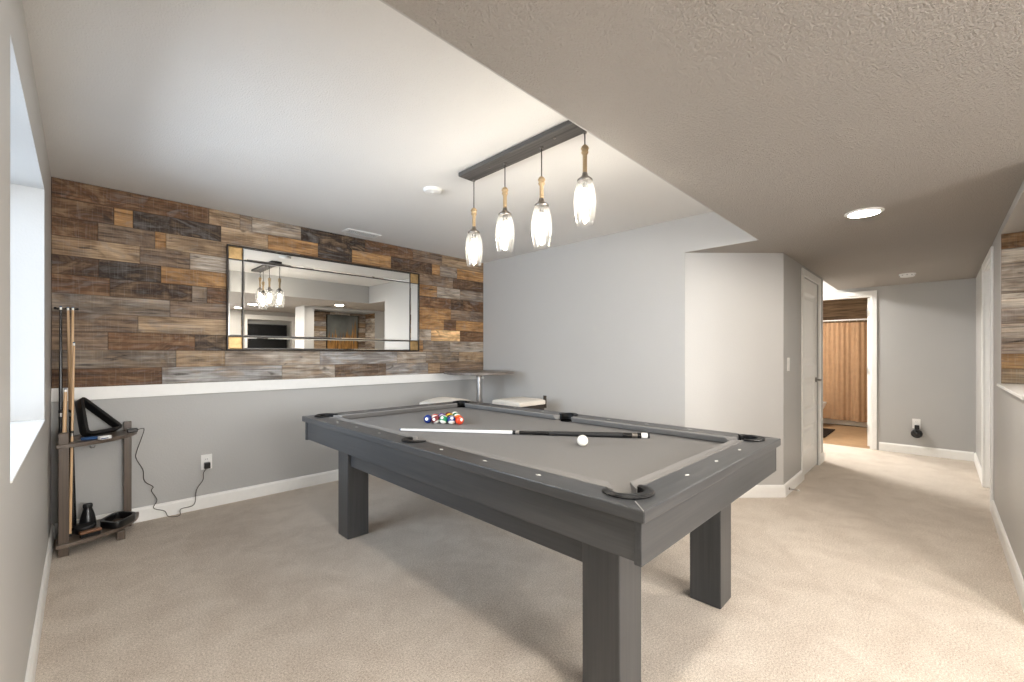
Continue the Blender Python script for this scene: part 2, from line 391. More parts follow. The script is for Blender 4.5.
if nrm.x > 0 and nrm.y > 0: nrm = -nrm
board('baseboard_angled', (XF + .004, 1.567), (XC1 + .006, YC - .006), tuple(nrm), 'white baseboard on the angled wall piece')
board('baseboard_closet_near', (XC1 - .004, YC), (CD[0] - .072, YC), (0, -1), 'white baseboard between hall corner and closet door')
board('baseboard_closet_far', (CD[1] + .072, YC), (6.155, YC), (0, -1), 'short white baseboard past the closet door')
board('baseboard_end', (XE, YR + .016), (XE, BD[0] - .075), (-1, 0), 'white baseboard along the grey hall end wall')
board('baseboard_right_far', (RD[1] + .072, YR), (XE, YR), (0, 1), 'white baseboard on the right past the doorway')
board('baseboard_right_near', (3.05, YR), (RD[0] - .072, YR), (0, 1), 'white baseboard along the right half wall')

# door casings ------------------------------------------------------
def casing(name, axis, pos, side, u0, u1, top, label, w=.07, t=.016, jamb=.115):
    """three boards and the jamb lining round an opening, one connected mesh"""
    holes = [(u0, u1, -1, top)]
    lo, hi = sorted((pos, pos + side * t))
    m = panel_with_holes(u0 - w, u1 + w, 0.001, top + w, holes, lo, hi, axis)
    return struct(m.obj(name, M['trim'], bevel=.003, smooth=False), label, 'door casing')
def lining(name, axis, p0, p1, u0, u1, top, label, t=.018):
    m = panel_with_holes(u0, u1, 0.001, top, [(u0 + t, u1 - t, -1, top - t)], p0, p1, axis)
    return struct(m.obj(name, M['trim'], smooth=False), label, 'door jamb')
casing('trim_closet_door', 'x', YC - .0005, -1, CD[0], CD[1], 2.035, 'white casing round the closet door')
casing('trim_bathroom_door', 'y', XE - .0005, -1, BD[0], BD[1], 2.035, 'white casing round the bathroom doorway', w=.055)
lining('trim_bathroom_jamb', 'y', XE - .0005, XE + .125, BD[0] + .0005, BD[1] - .0005, 2.0345, 'white jamb lining of the bathroom doorway')
casing('trim_right_door', 'x', YR + .0005, 1, RD[0], RD[1], 2.03, 'white casing round the doorway on the right')
lining('trim_right_jamb', 'x', YR - .12, YR + .0005, RD[0] + .0005, RD[1] - .0005, 2.0295, 'white jamb lining of the doorway on the right', .004)

# doors -------------------------------------------------------------
def door_leaf(w, h, t, panels):
    """slab with sunk, bevelled panels on its -y face; local x 0..w, y 0..t"""
    us = sorted({0, w, *[p[0] for p in panels], *[p[1] for p in panels]}); zs = sorted({0, h, *[p[2] for p in panels], *[p[3] for p in panels]})
    m = panel_with_holes(0, w, 0, h, panels, 0, t, 'x')
    for a, b, c, e in panels:
        o, i1, dp = 0.0, .028, .012
        r0 = [(a, 0, c), (b, 0, c), (b, 0, e), (a, 0, e)]
        r1 = [(a + i1, dp, c + i1), (b - i1, dp, c + i1), (b - i1, dp, e - i1), (a + i1, dp, e - i1)]
        r2 = [(a + .05, dp, c + .05), (b - .05, dp, c + .05), (b - .05, dp, e - .05), (a + .05, dp, e - .05)]
        r3 = [(a + .075, .004, c + .075), (b - .075, .004, c + .075), (b - .075, .004, e - .075), (a + .075, .004, e - .075)]
        V = [[m.b.verts.new(p) for p in r] for r in (r0, r1, r2, r3)]
        for k in range(3):
            for q in range(4): m.b.faces.new((V[k][q], V[k][(q + 1) % 4], V[k + 1][(q + 1) % 4], V[k + 1][q]))
        m.b.faces.new(V[3])
        rb = [m.b.verts.new((x, t, z)) for x, _, z in r0]; m.b.faces.new(rb)
    bmesh.ops.remove_doubles(m.b, verts=m.b.verts[:], dist=1e-5)
    # drop the tunnel faces left between front and back at each panel
    kill = [f for f in m.b.faces if len(f.verts) == 4 and any(abs(f.calc_center_median().y - t / 2) < 1e-5 and p[0] - 1e-4 <= f.calc_center_median().x <= p[1] + 1e-4 and p[2] - 1e-4 <= f.calc_center_median().z <= p[3] + 1e-4 for p in panels)]
    bmesh.ops.delete(m.b, geom=kill, context='FACES')
    return m
def lever(root, x, z, y, dirx, mat):
    r = MB().rod((0, 0, 0), (0, -.012, 0), [(0, .027), (.7, .027), (1, .02)], 20)
    o = r.obj('handle', mat, root, (x, y, z))
    m = MB().tube([(0, -.01, 0), (0, -.045, 0), (dirx * .012, -.055, 0), (dirx * .06, -.057, -.002), (dirx * .115, -.052, -.004)], [.011, .010, .010, .009, .007], 10)
    m.obj('lever', mat, o)
W = CD[1] - CD[0]
dr = empty('door_closet', (CD[0] + .004, YC + .012, .012), 'white panelled closet door in the hall, shut', 'door'); dr['kind'] = 'structure'
pw = W - .008
door_leaf(pw, 2.018, .035, [(.11, pw - .11, .20, .50), (.11, pw - .11, .62, 1.0), (.11, pw - .11, 1.12, 1.88)]).obj('door_leaf', M['trim'], dr, smooth=False)
lever(dr, pw - .065, .955, 0, -1, M['nickel'])
for z in (.22, 1.05, 1.80):
    MB().rod((0, 0, -.045), (0, 0, .045), [(0, .006), (1, .006)], 10).obj('hinge', M['hinge'], dr, (.004, -.0075, z))
# bathroom door, swung fully into the bathroom: its edge shows at the right jamb
bd = empty('door_bathroom', (XE + .135, BD[0] + .02, .012), 'white bathroom door swung open into the bathroom', 'door'); bd['kind'] = 'structure'
bd.rotation_euler = (0, 0, math.radians(-2))
bw = BD[1] - BD[0] - .045
door_leaf(bw, 2.0, .035, [(.11, bw - .11, .20, .50), (.11, bw - .11, .62, 1.0), (.11, bw - .11, 1.12, 1.88)]).obj('door_leaf', M['trim'], bd, smooth=False)
for z in (.24, 1.02, 1.80):
    MB().box((-.028, .0355, -.045), (-.002, .0385, .045)).obj('hinge', M['hinge'], bd, (0, 0, z), smooth=False)
h = MB().rod((0, 0, 0), (0, .012, 0), [(0, .026), (.7, .026), (1, .02)], 18).obj('handle', M['nickel'], bd, (bw - .065, .035, .955))
MB().tube([(0, .01, 0), (0, .045, 0), (-.012, .055, 0), (-.06, .057, -.002), (-.11, .052, -.004)], [.011, .010, .010, .009, .007], 10).obj('lever', M['nickel'], h)
rw = RD[1] - RD[0] - .016
rd = empty('door_right', (RD[1] - .008, YR - .062, .012), 'white door set deep in the right hall wall', 'door', rz=PI); rd['kind'] = 'structure'
door_leaf(rw, 2.008, .035, [(.11, rw - .11, .20, .50), (.11, rw - .11, .62, 1.0), (.11, rw - .11, 1.12, 1.88)]).obj('door_leaf', M['trim'], rd, smooth=False)
lever(rd, rw - .065, .955, 0, -1, M['nickel'])

# left window -------------------------------------------------------
wn = empty('window_1', (XL - .30, (WIN[0] + WIN[1]) / 2, WIN[2]), 'white vinyl slider window deep in the left wall', 'window'); wn['kind'] = 'structure'
hw, hh = (WIN[1] - WIN[0]) / 2 - .001, WIN[3] - WIN[2] - .002
panel_with_holes(-hw, hw, .001, hh, [(-hw + .05, -.022, .05, hh - .05), (.022, hw - .05, .05, hh - .05)], -.03, .03, 'y').obj('window_frame', M['vinyl'], wn, bevel=.004, smooth=False)
for s in (-1, 1):
    a, b = sorted((s * .0225, s * (hw - .0505)))
    MB().box((-.004, a, .0505), (.004, b, hh - .0505)).obj('window_pane', M['pane'], wn, smooth=False)
w2 = empty('fill_window', ((FW[0] + FW[1]) / 2, YB - .09, FW[2]), 'wide white window, unseen, added to the family room wall for fill light', 'window'); w2['kind'] = 'structure'  # made-up window, added so the fill light has an opening
fh, fz = (FW[1] - FW[0]) / 2 - .001, FW[3] - FW[2] - .002
panel_with_holes(-fh, fh, .001, fz, [(-fh + .05, -.022, .05, fz - .05), (.022, fh - .05, .05, fz - .05)], -.03, .03, 'x').obj('window_frame', M['vinyl'], w2, bevel=.004, smooth=False)
for q in (-1, 1):
    a, b = sorted((q * .0225, q * (fh - .0505)))
    MB().box((a, -.004, .0505), (b, .004, fz - .0505)).obj('window_pane', M['pane'], w2, smooth=False)
casing('trim_fill_window', 'x', YB + .0005, 1, FW[0] + .0005, FW[1], FW[3], 'white casing round the added family room window')
struct(MB().box((XL - .265, WIN[0] + .0005, WIN[2] + .0004), (XL + .004, WIN[1] - .0005, WIN[2] + .006)).obj('window_sill', M['trim'], bevel=.002, smooth=False), 'white sill in the bottom of the left window opening', 'window sill')

# ledges ------------------------------------------------------------
struct(MB().box((XL + .0005, YW - .020, .932), (XF - .0005, YW - .0005, 1.022)).obj('trim_ledge', M['trim'], bevel=.002, smooth=False), 'white ledge board running under the wood planks', 'trim')
struct(MB().box((NI[0] + .0005, YR - .4385, 1.0305), (NI[1] - .0005, YR + .02, 1.048)).obj('trim_niche_ledge', M['trim'], bevel=.002, smooth=False), 'white sill of the wood lined niche on the right', 'trim')

# wood planking -----------------------------------------------------
BR, DK, GO, GR, LG, LT, VD, GB, BG = (108, 80, 57), (84, 64, 49), (168, 130, 86), (138, 128, 118), (174, 166, 156), (164, 143, 118), (70, 58, 50), (126, 109, 94), (162, 162, 163)
def plank_wall(name, rows, ztop, rh, place, parent=None, thick=.011, warp=None):
    """rows: [[start, (end, tone), ...], ...] from the top down; place(u, z, d) -> world point (d = out of the wall)"""
    bm = bmesh.new(); V = {}
    ua = bm.loops.layers.uv.new('grain'); ub = bm.loops.layers.uv.new('edge_low'); uc = bm.loops.layers.uv.new('edge_high'); cl = bm.loops.layers.float_color.new('board')
    rows = [[round(r[0], 4)] + [(round(e, 4), t) for e, t in r[1:]] for r in rows]
    brk = []
    for r in rows:
        s = {round(r[0], 4)}
        for e, _ in r[1:]: s.add(round(e, 4))
        brk.append(s)
    def vert(u, z):
        k = (round(u, 4), round(z, 4))
        if k not in V: V[k] = bm.verts.new(place(u, z, thick))
        return V[k]
    rnd = random.Random(5)
    for i, r in enumerate(rows):
        z1 = ztop - i * rh; z0 = z1 - rh; a = r[0]
        for e, tone in r[1:]:
            bot = set(brk[i]) | (brk[i + 1] if i + 1 < len(rows) else set()); top = set(brk[i]) | (brk[i - 1] if i else set())
            lo = sorted(x for x in bot if a - 1e-5 <= x <= e + 1e-5); hi = sorted((x for x in top if a - 1e-5 <= x <= e + 1e-5), reverse=True)
            pts = [(x, z0) for x in lo] + [(x, z1) for x in hi]
            f = bm.faces.new([vert(*p) for p in pts])
            ox, oy = rnd.uniform(0, 40), rnd.uniform(0, 40); j = rnd.uniform(.88, 1.12)
            c = lin(tone); c = (c[0] * j, c[1] * j, c[2] * j, 1)
            for lp, (u, z) in zip(f.loops, pts):
                lp[ua].uv = (u + ox, z + oy); lp[ub].uv = (u - a, z - z0); lp[uc].uv = (e - u, z1 - z); lp[cl] = c
            a = e
    ed = [e for e in bm.edges if len(e.link_faces) == 1]
    g = bmesh.ops.extrude_edge_only(bm, edges=ed)
    nv = [x for x in g['geom'] if isinstance(x, bmesh.types.BMVert)]
    inv = {v: k for k, v in V.items()}
    dv = Vector(place(0, 0, 0.0005)) - Vector(place(0, 0, thick))
    for v in nv: v.co += dv
    bmesh.ops.recalc_face_normals(bm, faces=bm.faces[:])
    me = bpy.data.meshes.new(name); bm.to_mesh(me); bm.free(); me.materials.append(M['planks'])
    o = bpy.data.objects.new(name, me); COL.objects.link(o); return o

A_ = math.radians(44.833)
def x_on_wall(px):
    u = (px - 512) / 429.267
    return (math.cos(A_) + u * math.sin(A_)) / (math.sin(A_) - u * math.cos(A_)) * (YW - .011)
LAY = [  # board ends read along each course, top course first
    [(209, BR), (240, LT), (252, GR), (301, LG), (365, VD), (413, BR), (442, GB), (484, LT)],
    [(114, BR), (133, GO), (221, VD), (268, LT), (318, GO), (352, VD), (391, GO), (432, DK), (440, GO), (457, GR), (484, GO)],
    [(98, BR), (155, GB), (166, GO), (240, LT), (300, GR), (380, BR), (453, GB), (484, DK)],
    [(140, LT), (190, GB), (270, LG), (350, BR), (437, GO), (460, LG), (484, GR)],
    [(99, DK), (161, VD), (250, GO), (330, GB), (451, BR), (463, DK), (484, BR)],
    [(110, BR), (192, DK), (207, GR), (260, BR), (360, GB), (451, GO), (484, GB)],
    [(170, GR), (270, GB), (380, LG), (444, GO), (456, BR), (484, GO)],
    [(138, GB), (290, LT), (390, GR), (431, LG), (460, (222, 186, 138)), (484, BR)],
    [(108, GB), (195, BR), (250, VD), (340, LG), (423, GO), (450, GR), (484, LG)],
    [(176, GR), (225, LT), (320, LG), (397, BG), (426, LG), (459, GR), (484, LT)],
    [(162, BR), (282, BG), (335, LG), (386, GB), (428, BG), (440, LT), (484, GB)],
]
rows = []
for r in LAY:
    row = [XL + .001]
    for px, tone in r: row.append((XF - .001 if px == 484 else x_on_wall(px), tone))
    rows.append(row)
RH = (ZU - .0005 - 1.0225) / 11
pk = plank_wall('wall_planks', rows, ZU - .0005, RH, lambda u, z, d: (u, YW - d, z))
struct(pk, 'reclaimed wood planks covering the upper back wall', 'wood paneling')
def random_rows(u0, u1, tones, n, lmin=.3, lmax=.9, seed=1):
    r_ = random.Random(seed); out = []
    for i in range(n):
        row = [u0]; u = u0
        while u < u1 - 1e-6:
            u2 = u + r_.uniform(lmin, lmax)
            if u2 > u1 - .2: u2 = u1
            row.append((u2, tones[i % len(tones)] if isinstance(tones[0], tuple) and len(tones) == n else r_.choice(tones))); u = u2
        out.append(row)
    return out
NT8 = [(140, 108, 74), (186, 180, 170), (158, 150, 141), (178, 170, 160), (204, 198, 188), (160, 151, 143), (182, 174, 164), (168, 158, 149), (168, 136, 96), (150, 136, 116)]
nz0, nz1 = 1.0485, 2.0845
pn = plank_wall('wall_niche_planks_end', random_rows(YR - .438, YR - .001, NT8, 10, .5, .9, 3), nz1, (nz1 - nz0) / 10, lambda u, z, d: (NI[1] + .0895 - d - .079, u, z), thick=.011)
struct(pn, 'whitewashed wood planks on the end of the right hand niche', 'wood paneling')
pn2 = plank_wall('wall_niche_planks_back', random_rows(NI[0] - .05, NI[1] - .002, [GR, LG, GB, LT, BG], 10, .3, .8, 9), nz1, (nz1 - nz0) / 10, lambda u, z, d: (u, YR - .4395 + d, z))
struct(pn2, 'whitewashed wood planks at the back of the niche', 'wood paneling')
# filler wall between niche end planks and the partition body
struct(MB().box((NI[1] + .0115, YR - .439, nz0 - .02), (4.599, YR - .1155, ZL)).obj('wall_niche_filler', M['wall'], smooth=False), 'wall core at the far end of the niche', 'wall')

# framed canvas in the niche and the television (both seen in the mirror)
cv = empty('canvas_picture', (3.98, YR - .41, 1.09), 'dark canvas of golden grasses in the wood lined niche', 'picture')
MB().box((-.33, -.014, .0), (.33, .010, .92)).obj('canvas', M['canvas'], cv, (0, 0, .01), smooth=False)
panel_with_holes(-.345, .345, -.002, .94, [(-.331, .331, .009, .931)], -.015, .016, 'x').obj('frame', M['black_wood'], cv, smooth=False)
tv = empty('television', (3.02, YB - .07, .62), 'black flat television in the family room recess', 'television')
MB().box((-.40, -.02, 0), (.40, .01, 1.22)).obj('screen', M['screen'], tv, smooth=False)
panel_with_holes(-.412, .412, -.012, 1.232, [(-.401, .401, -.001, 1.221)], -.03, .016, 'x').obj('bezel', M['black'], tv, smooth=False)
MB().box((-.12, -.068, .5), (.12, -.031, .7)).obj('wall_mount', M['black_matt'], tv, smooth=False)
casing('trim_recess', 'x', YB + .0005, 1, TVA[0], TVA[1], 1.95, 'white casing round the television recess', w=.10)

# ------------------------------------------------------------------ mirror on the planks (hangs a touch forward at the top)
MX0, MX1, MZ0, MZ1 = .858, 2.714, 1.285, 2.165
mr = empty('wall_mirror', ((MX0 + MX1) / 2, YW - .0145, MZ0), 'large panelled wall mirror with bronze corner squares on the wood planks', 'mirror')
mr.rotation_euler = (math.radians(0.35), 0, 0)
hw, hh = (MX1 - MX0) / 2, MZ1 - MZ0
fr, bw_, bar = .010, .106, .0065
T0, T1 = -.010, -.042                         # back and front of the frame
panel_with_holes(-hw, hw, 0, hh, [(-hw + fr, hw - fr, fr, hh - fr)], T1, T0, 'x').obj('frame', M['dark_frame'], mr, bevel=.002, smooth=False)
x0, x1, z0, z1 = -hw + fr, hw - fr, fr, hh - fr
xi0, xi1, zi0, zi1 = x0 + bw_, x1 - bw_, z0 + bw_, z1 - bw_
def pane(a, b, c, e, mat, name, dep=-.030):
    m = MB(); bv = .010
    r0 = [(a, T0 - .002, c), (b, T0 - .002, c), (b, T0 - .002, e), (a, T0 - .002, e)]
    r1 = [(x, dep + .002, z) for x, _, z in r0]
    r2 = [(a + bv, dep, c + bv), (b - bv, dep, c + bv), (b - bv, dep, e - bv), (a + bv, dep, e - bv)]
    m.loft([[Vector(p) for p in r] for r in (r0, r1, r2)]); return m.obj(name, mat, mr, smooth=False)
g = bar / 2
pane(xi0 + g, xi1 - g, zi0 + g, zi1 - g, M['mirror'], 'mirror_glass')
for a, b, c, e in ((x0, xi0 - g, zi0 + g, zi1 - g), (xi1 + g, x1, zi0 + g, zi1 - g), (xi0 + g, xi1 - g, z0, zi0 - g), (xi0 + g, xi1 - g, zi1 + g, z1)):
    pane(a + .0005, b - .0005, c + .0005, e - .0005, M['mirror'], 'border_glass')
for a, b in ((x0, xi0 - g), (xi1 + g, x1)):
    for c, e in ((z0, zi0 - g), (zi1 + g, z1)):
        o = pane(a + .0005, b - .0005, c + .0005, e - .0005, M['bronze_mirror'], 'corner_square'); o['label'] = 'bronze tinted corner square'
for xx in (xi0, xi1): MB().box((xx - g + .0005, -.034, z0), (xx + g - .0005, T0 - .001, z1)).obj('mullion', M['dark_frame'], mr, smooth=False)
for zz in (zi0, zi1): MB().box((x0, -.0345, zz - g + .0005), (x1, T0 - .0015, zz + g - .0005)).obj('mullion', M['dark_frame'], mr, smooth=False)

# ------------------------------------------------------------------ pool table
TX0, TX1, TY0, TY1, TZ = 1.092, 2.536, .574, 3.156, .820
BED = .782; RT = .037
CX, CY = (TX0 + TX1) / 2, (TY0 + TY1) / 2
pt = empty('pool_table', (CX, CY, 0), 'charcoal grey pool table with grey cloth and black leather pockets', 'pool table')
HX, HY = (TX1 - TX0) / 2, (TY1 - TY0) / 2
RW = .118; NOSE = .165
pockets = [(sx * (HX - .128), sy * (HY - .128)) for sx in (-1, 1) for sy in (-1, 1)] + [(sx * (HX - .106), 0) for sx in (-1, 1)]
def cut(o, cyls):
    """subtract vertical cylinders (x, y, r) and bake the result"""
    m = MB()
    for x, y, r in cyls: m.lathe([(r, .3), (r, 1.2)], (x, y, 0), 40)
    c = m.obj('cutter', None, None, (CX, CY, 0))
    bpy.context.view_layer.update()
    md = o.modifiers.new('b', 'BOOLEAN'); md.object = c; md.operation = 'DIFFERENCE'; md.solver = 'EXACT'
    dg = bpy.context.evaluated_depsgraph_get(); me = bpy.data.meshes.new_from_object(o.evaluated_get(dg)); o.modifiers.clear()
    old = o.data; o.data = me; me.name = o.name; bpy.data.meshes.remove(old); bpy.data.objects.remove(c)
PC = [(x, y, .066) for x, y in pockets[:4]] + [(x, y, .060) for x, y in pockets[4:]]
# bed
bed = MB().box((-HX + .10, -HY + .10, BED - .03), (HX - .10, HY - .10, BED)).obj('bed_cloth', M['cloth'], pt, smooth=False); cut(bed, PC)
# rails: two long, two short, mitred at the corners
for s in (-1, 1):
    r = MB().prism([(s * HX, -HY), (s * HX, HY), (s * (HX - RW), HY - RW), (s * (HX - RW), -HY + RW)], TZ - RT, TZ).obj('rail', M['table_y'], pt, bevel=.004, smooth=False); cut(r, PC)
    r = MB().prism([(-HX, s * HY), (HX, s * HY), (HX - RW, s * (HY - RW)), (-HX + RW, s * (HY - RW))], TZ - RT, TZ).obj('rail', M['table_x'], pt, bevel=.004, smooth=False); cut(r, PC)
# mitre seams
for sx in (-1, 1):
    for sy in (-1, 1):
        a = Vector((sx * (HX - .004), sy * (HY - .004))); b = Vector((sx * (HX - .060), sy * (HY - .060))); n = Vector((-(b - a).y, (b - a).x)).normalized() * .0012
        MB().prism([(a + n)[:], (b + n)[:], (b - n)[:], (a - n)[:]], TZ - .003, TZ + .0006).obj('mitre_seam', M['seam'], pt, smooth=False)
# cushions
def cushion(p0, p1, inw, e0, e1):
    """cloth covered rubber from p0 to p1 on the rail's inner edge; ends angled by e0/e1"""
    p0, p1 = Vector((*p0, 0)), Vector((*p1, 0)); n = Vector((*inw, 0)); d = (p1 - p0).normalized(); w = NOSE - RW
    prof = [(-.0005, BED + .002, 0), (-.0005, TZ - .0005, 0), (w * .5, TZ - .001, .5), (w, BED + .040, 1), (w, BED + .033, 1), (w * .55, BED + .004, .55)]
    R = []
    for p, e, sg in ((p0, e0, 1), (p1, e1, -1)):
        R.append([p + n * x + Vector((0, 0, z)) + d * (sg * e * k) for x, z, k in prof])
    return MB().loft(R).obj('cushion', M['cloth'], pt, bevel=.002, smooth=False)
ix, iy = HX - RW, HY - RW
for s in (-1, 1):
    cushion((s * ix, -iy + .052), (s * ix, -.058), (-s, 0), .045, .02)
    cushion((s * ix, .058), (s * ix, iy - .052), (-s, 0), .02, .045)
    cushion((-ix + .052, s * iy), (ix - .052, s * iy), (0, -s), .045, .045)
# apron boards
AZ0, AZ1 = .654, TZ - RT - .0005
for s in (-1, 1):
    a, b = sorted((s * (HX - .022), s * (HX - .046)))
    MB().box((a, -HY + .0405, AZ0 + .006), (b, HY - .0405, AZ1)).obj('apron', M['table_y'], pt, bevel=.002, smooth=False)
    a, b = sorted((s * (HY - .016), s * (HY - .040)))
    MB().box((-HX + .016, a, AZ0), (HX - .030, b, AZ1)).obj('apron', M['table_x'], pt, bevel=.002, smooth=False)
    MB().box((HX - .0295, a + .001, AZ0 + .001), (HX - .020, b - .001, AZ1 - .001)).obj('corner_strip', M['black_wood'], pt, smooth=False)
# underframe beams and legs
LX, LY = HX - .178, HY - .182
for s in (-1, 1):
    a, b = sorted((s * (LX - .022), s * (LX - .062)))
    MB().box((a, -LY + .1525, .492), (b, LY - .1525, .746)).obj('underframe_beam', M['table_y'], pt, bevel=.002, smooth=False)
MB().box((-HX + .05, -HY + .045, .7465), (HX - .05, HY - .045, .7505)).obj('slate_base', M['black_wood'], pt, smooth=False)
for sx in (-1, 1):
    for sy in (-1, 1):
        a, b = sorted((sx * LX, sx * (LX - .150))); c, e = sorted((sy * LY, sy * (LY - .152)))
        MB().box((a, c, .001), (b, e, .746)).obj('leg', M['table_z'], pt, bevel=.004, smooth=False)
# pockets: leather collar on the rail and a hanging cup
for i, (x, y) in enumerate(pockets):
    corner = i < 4
    R = PC[i][2]
    ang0 = math.atan2(y, x) if corner else (0 if x > 0 else PI)
    half = math.radians(108 if corner else 96)
    n = 26; rings = []
    for k in range(n + 1):
        a = ang0 - half + 2 * half * k / n; t = abs(2 * k / n - 1)
        out = R + (.022 if corner else .020) * (1 - .45 * t ** 3); zt = TZ + .011 - .004 * t
        prof = [(R - .0125, TZ - .030), (R - .0125, zt - .004), (R - .006, zt), (out - .006, zt), (out, TZ + .004), (out - .002, TZ + .0008), (R - .001, TZ + .0008), (R - .001, TZ - .030)]
        rings.append([Vector((x + math.cos(a) * r, y + math.sin(a) * r, z)) for r, z in prof])
    po = MB().loft(rings).obj('pocket', M['leather'], pt)
    m = MB(); m.lathe([(R - .0135, TZ - .034), (R - .0135, .70), (R - .022, .66), (.004, .655), (.004, .658), (R - .026, .663), (R - .0165, .702), (R - .0165, TZ - .034)], (x, y, 0), 32, cap=False)
    b = m.b; bmesh.ops.remove_doubles(b, verts=b.verts[:], dist=1e-6)
    m.obj('pocket_cup', M['pocket_in'], po)
# rail sights
def sight(x, y, alongx):
    l, w = .0140, .0070
    pts = [(-l, 0), (0, -w), (l, 0), (0, w)] if alongx else [(0, -l), (w, 0), (0, l), (-w, 0)]
    MB().prism([(x + a, y + b) for a, b in pts], TZ - .002, TZ + .0007).obj('rail_sight', M['pearl'], pt, smooth=False)
SY = [(v - CY) for v in (2.714, 2.45, 2.175, 1.60, 1.304, 1.016)]; SX = [(v - CX) for v in (1.53, 1.814, 2.10)]
for s in (-1, 1):
    for v in SY: sight(s * (HX - .064), v if s < 0 else -v, False)
    for v in SX: sight(v, s * (HY - .064), True)

# ------------------------------------------------------------------ balls
def ball_mat(name, col, stripe):
    t = NT(name); tc = t.n('ShaderNodeTexCoord'); sp = t.n('ShaderNodeSeparateXYZ'); t.l(tc.outputs['Object'], sp.inputs[0])
    white = lin((240, 236, 226)); c = lin(col)
    if stripe: base = t.mix(t.ramp(t.math('ABSOLUTE', sp.outputs[2]), .0155, .0165), c, white)
    else: base = t.mix(0.0, c, white)
    rr = t.math('SQRT', t.math('ADD', t.math('MULTIPLY', sp.outputs[0], sp.outputs[0]), t.math('MULTIPLY', sp.outputs[2], sp.outputs[2])))
    cc = t.mix(t.ramp(rr, .0095, .0105), white, base)
    t.bsdf(cc, 0.08, 0, 0.5); return t.m
BR_ = .0286; BZ = BED + BR_ + .0004
def sphere(name, mat, loc, rot):
    b = bmesh.new(); bmesh.ops.create_uvsphere(b, u_segments=32, v_segments=18, radius=BR_)
    for f in b.faces: f.smooth = True
    me = bpy.data.meshes.new(name); b.to_mesh(me); b.free(); me.materials.append(mat)
    o = bpy.data.objects.new(name, me); COL.objects.link(o); o.location = loc; o.rotation_euler = rot; return o
BALLS = {(0, 0): ((214, 66, 36), 0, 'red-orange pool ball at the right end of the racked front row'),
         (1, 0): ((32, 46, 110), 1, 'white pool ball with dark blue stripe, next to the red-orange one'),
         (2, 0): ((30, 128, 84), 1, 'white pool ball with green stripe in the middle of the racked front row'),
         (3, 0): ((110, 28, 36), 1, 'white pool ball with maroon stripe, second from the left of the racked row'),
         (4, 0): ((30, 50, 116), 0, 'solid blue pool ball at the left end of the racked front row'),
         (1, 1): ((232, 126, 52), 0, 'solid orange pool ball tucked right behind the red-orange one'),
         (2, 2): ((226, 120, 44), 1, 'white pool ball with orange stripe on the far side of the rack'),
         (2, 1): ((18, 18, 20), 0, 'solid black pool ball at the heart of the rack'),
         (3, 1): ((90, 48, 124), 1, 'white pool ball with purple stripe behind the green striped one'),
         (3, 2): ((226, 190, 52), 0, 'solid yellow pool ball showing over the racked front row'),
         (3, 3): ((32, 110, 72), 0, 'solid green pool ball on the far side of the rack'),
         (4, 1): ((196, 52, 42), 1, 'white pool ball with red stripe in the back row of the rack'),
         (4, 2): ((84, 44, 118), 0, 'solid purple pool ball in the back row of the rack'),
         (4, 3): ((112, 30, 38), 0, 'solid maroon pool ball in the back row of the rack'),
         (4, 4): ((228, 192, 60), 1, 'white pool ball with yellow stripe at the far corner of the rack')}
AX, AY = 1.786, 2.270
for (r, c), (col, st, lab) in BALLS.items():
    x = AX - r * .02875 + c * .0575; y = AY + r * .0498
    o = sphere('pool_ball', ball_mat('ball_%d%d' % (r, c), col, st), (x, y, BZ), (random.uniform(-.7, .7), random.uniform(-.6, .6), random.uniform(-1.2, .6)))
    tag(o, lab, 'pool ball', 'racked pool balls')
tag(sphere('cue_ball', simple('cue_ball_ivory', (242, 239, 228), .08, 0, .5, .01), (1.807, 1.289, BZ), (0, 0, 0)), 'plain white cue ball lying beside the cue stick', 'cue ball')

# ------------------------------------------------------------------ cue on the table
def cue(name, p0, p1, label, shaft, butt, group=None, r0=.0062, r1=.0145, joint=.46, wrap=None, cap='white', ferrule=True):
    """pool cue from tip p0 to butt p1"""
    p0, p1 = Vector(p0), Vector(p1); L = (p1 - p0).length
    root = empty(name, p1, label, 'pool cue', group)
    q = lambda t: p0.lerp(p1, t) - p1
    R = lambda t: r0 + (r1 - r0) * t
    def seg(nm, a, b, mat, k=1.0, ends=0):
        pr = [(0, R(a) * k), (1, R(b) * k)]
        return MB().rod(q(a), q(b), pr, 16).obj(nm, mat, root)
    f = .022 / L
    if ferrule:
        seg('tip', 0, .006 / L, M['blue_chalk'], .95); seg('ferrule', .006 / L, f, M['white_lacquer'])
    else: f = 0
    seg('shaft', f, joint, shaft)
    seg('joint_collar', joint, joint + .012, M['black_matt'], 1.06); seg('joint_ring', joint + .012, joint + .028, M['steel'], 1.0)
    if wrap:
        seg('forearm', joint + .028, .62, M['black_lacquer'], .98); seg('wrap', .62, .90, wrap, 1.03); seg('butt_sleeve', .90, .935, M['black_lacquer']); seg('butt_ring', .935, .955, M['nickel'], 1.01)
        seg('butt_sleeve', .955, .97, M['black_lacquer'])
        seg('butt_cap', .97, .992, M['white_lacquer'], 1.01); seg('bumper', .992, 1.0, M['black_matt'], .9)
    else:
        seg('butt', joint + .028, .985, butt); seg('bumper', .985, 1.0, M['black_matt'], .92)
    return root
t0, t1 = Vector((1.380, 2.339, BED + .0085)), Vector((2.232, 1.141, BED + .0165))
cue('pool_cue', t0, t1, 'pool cue with white shaft and black butt lying across the table cloth', M['white_lacquer'], M['black_lacquer'], None, .0065, .0155, .475, M['black_matt'])

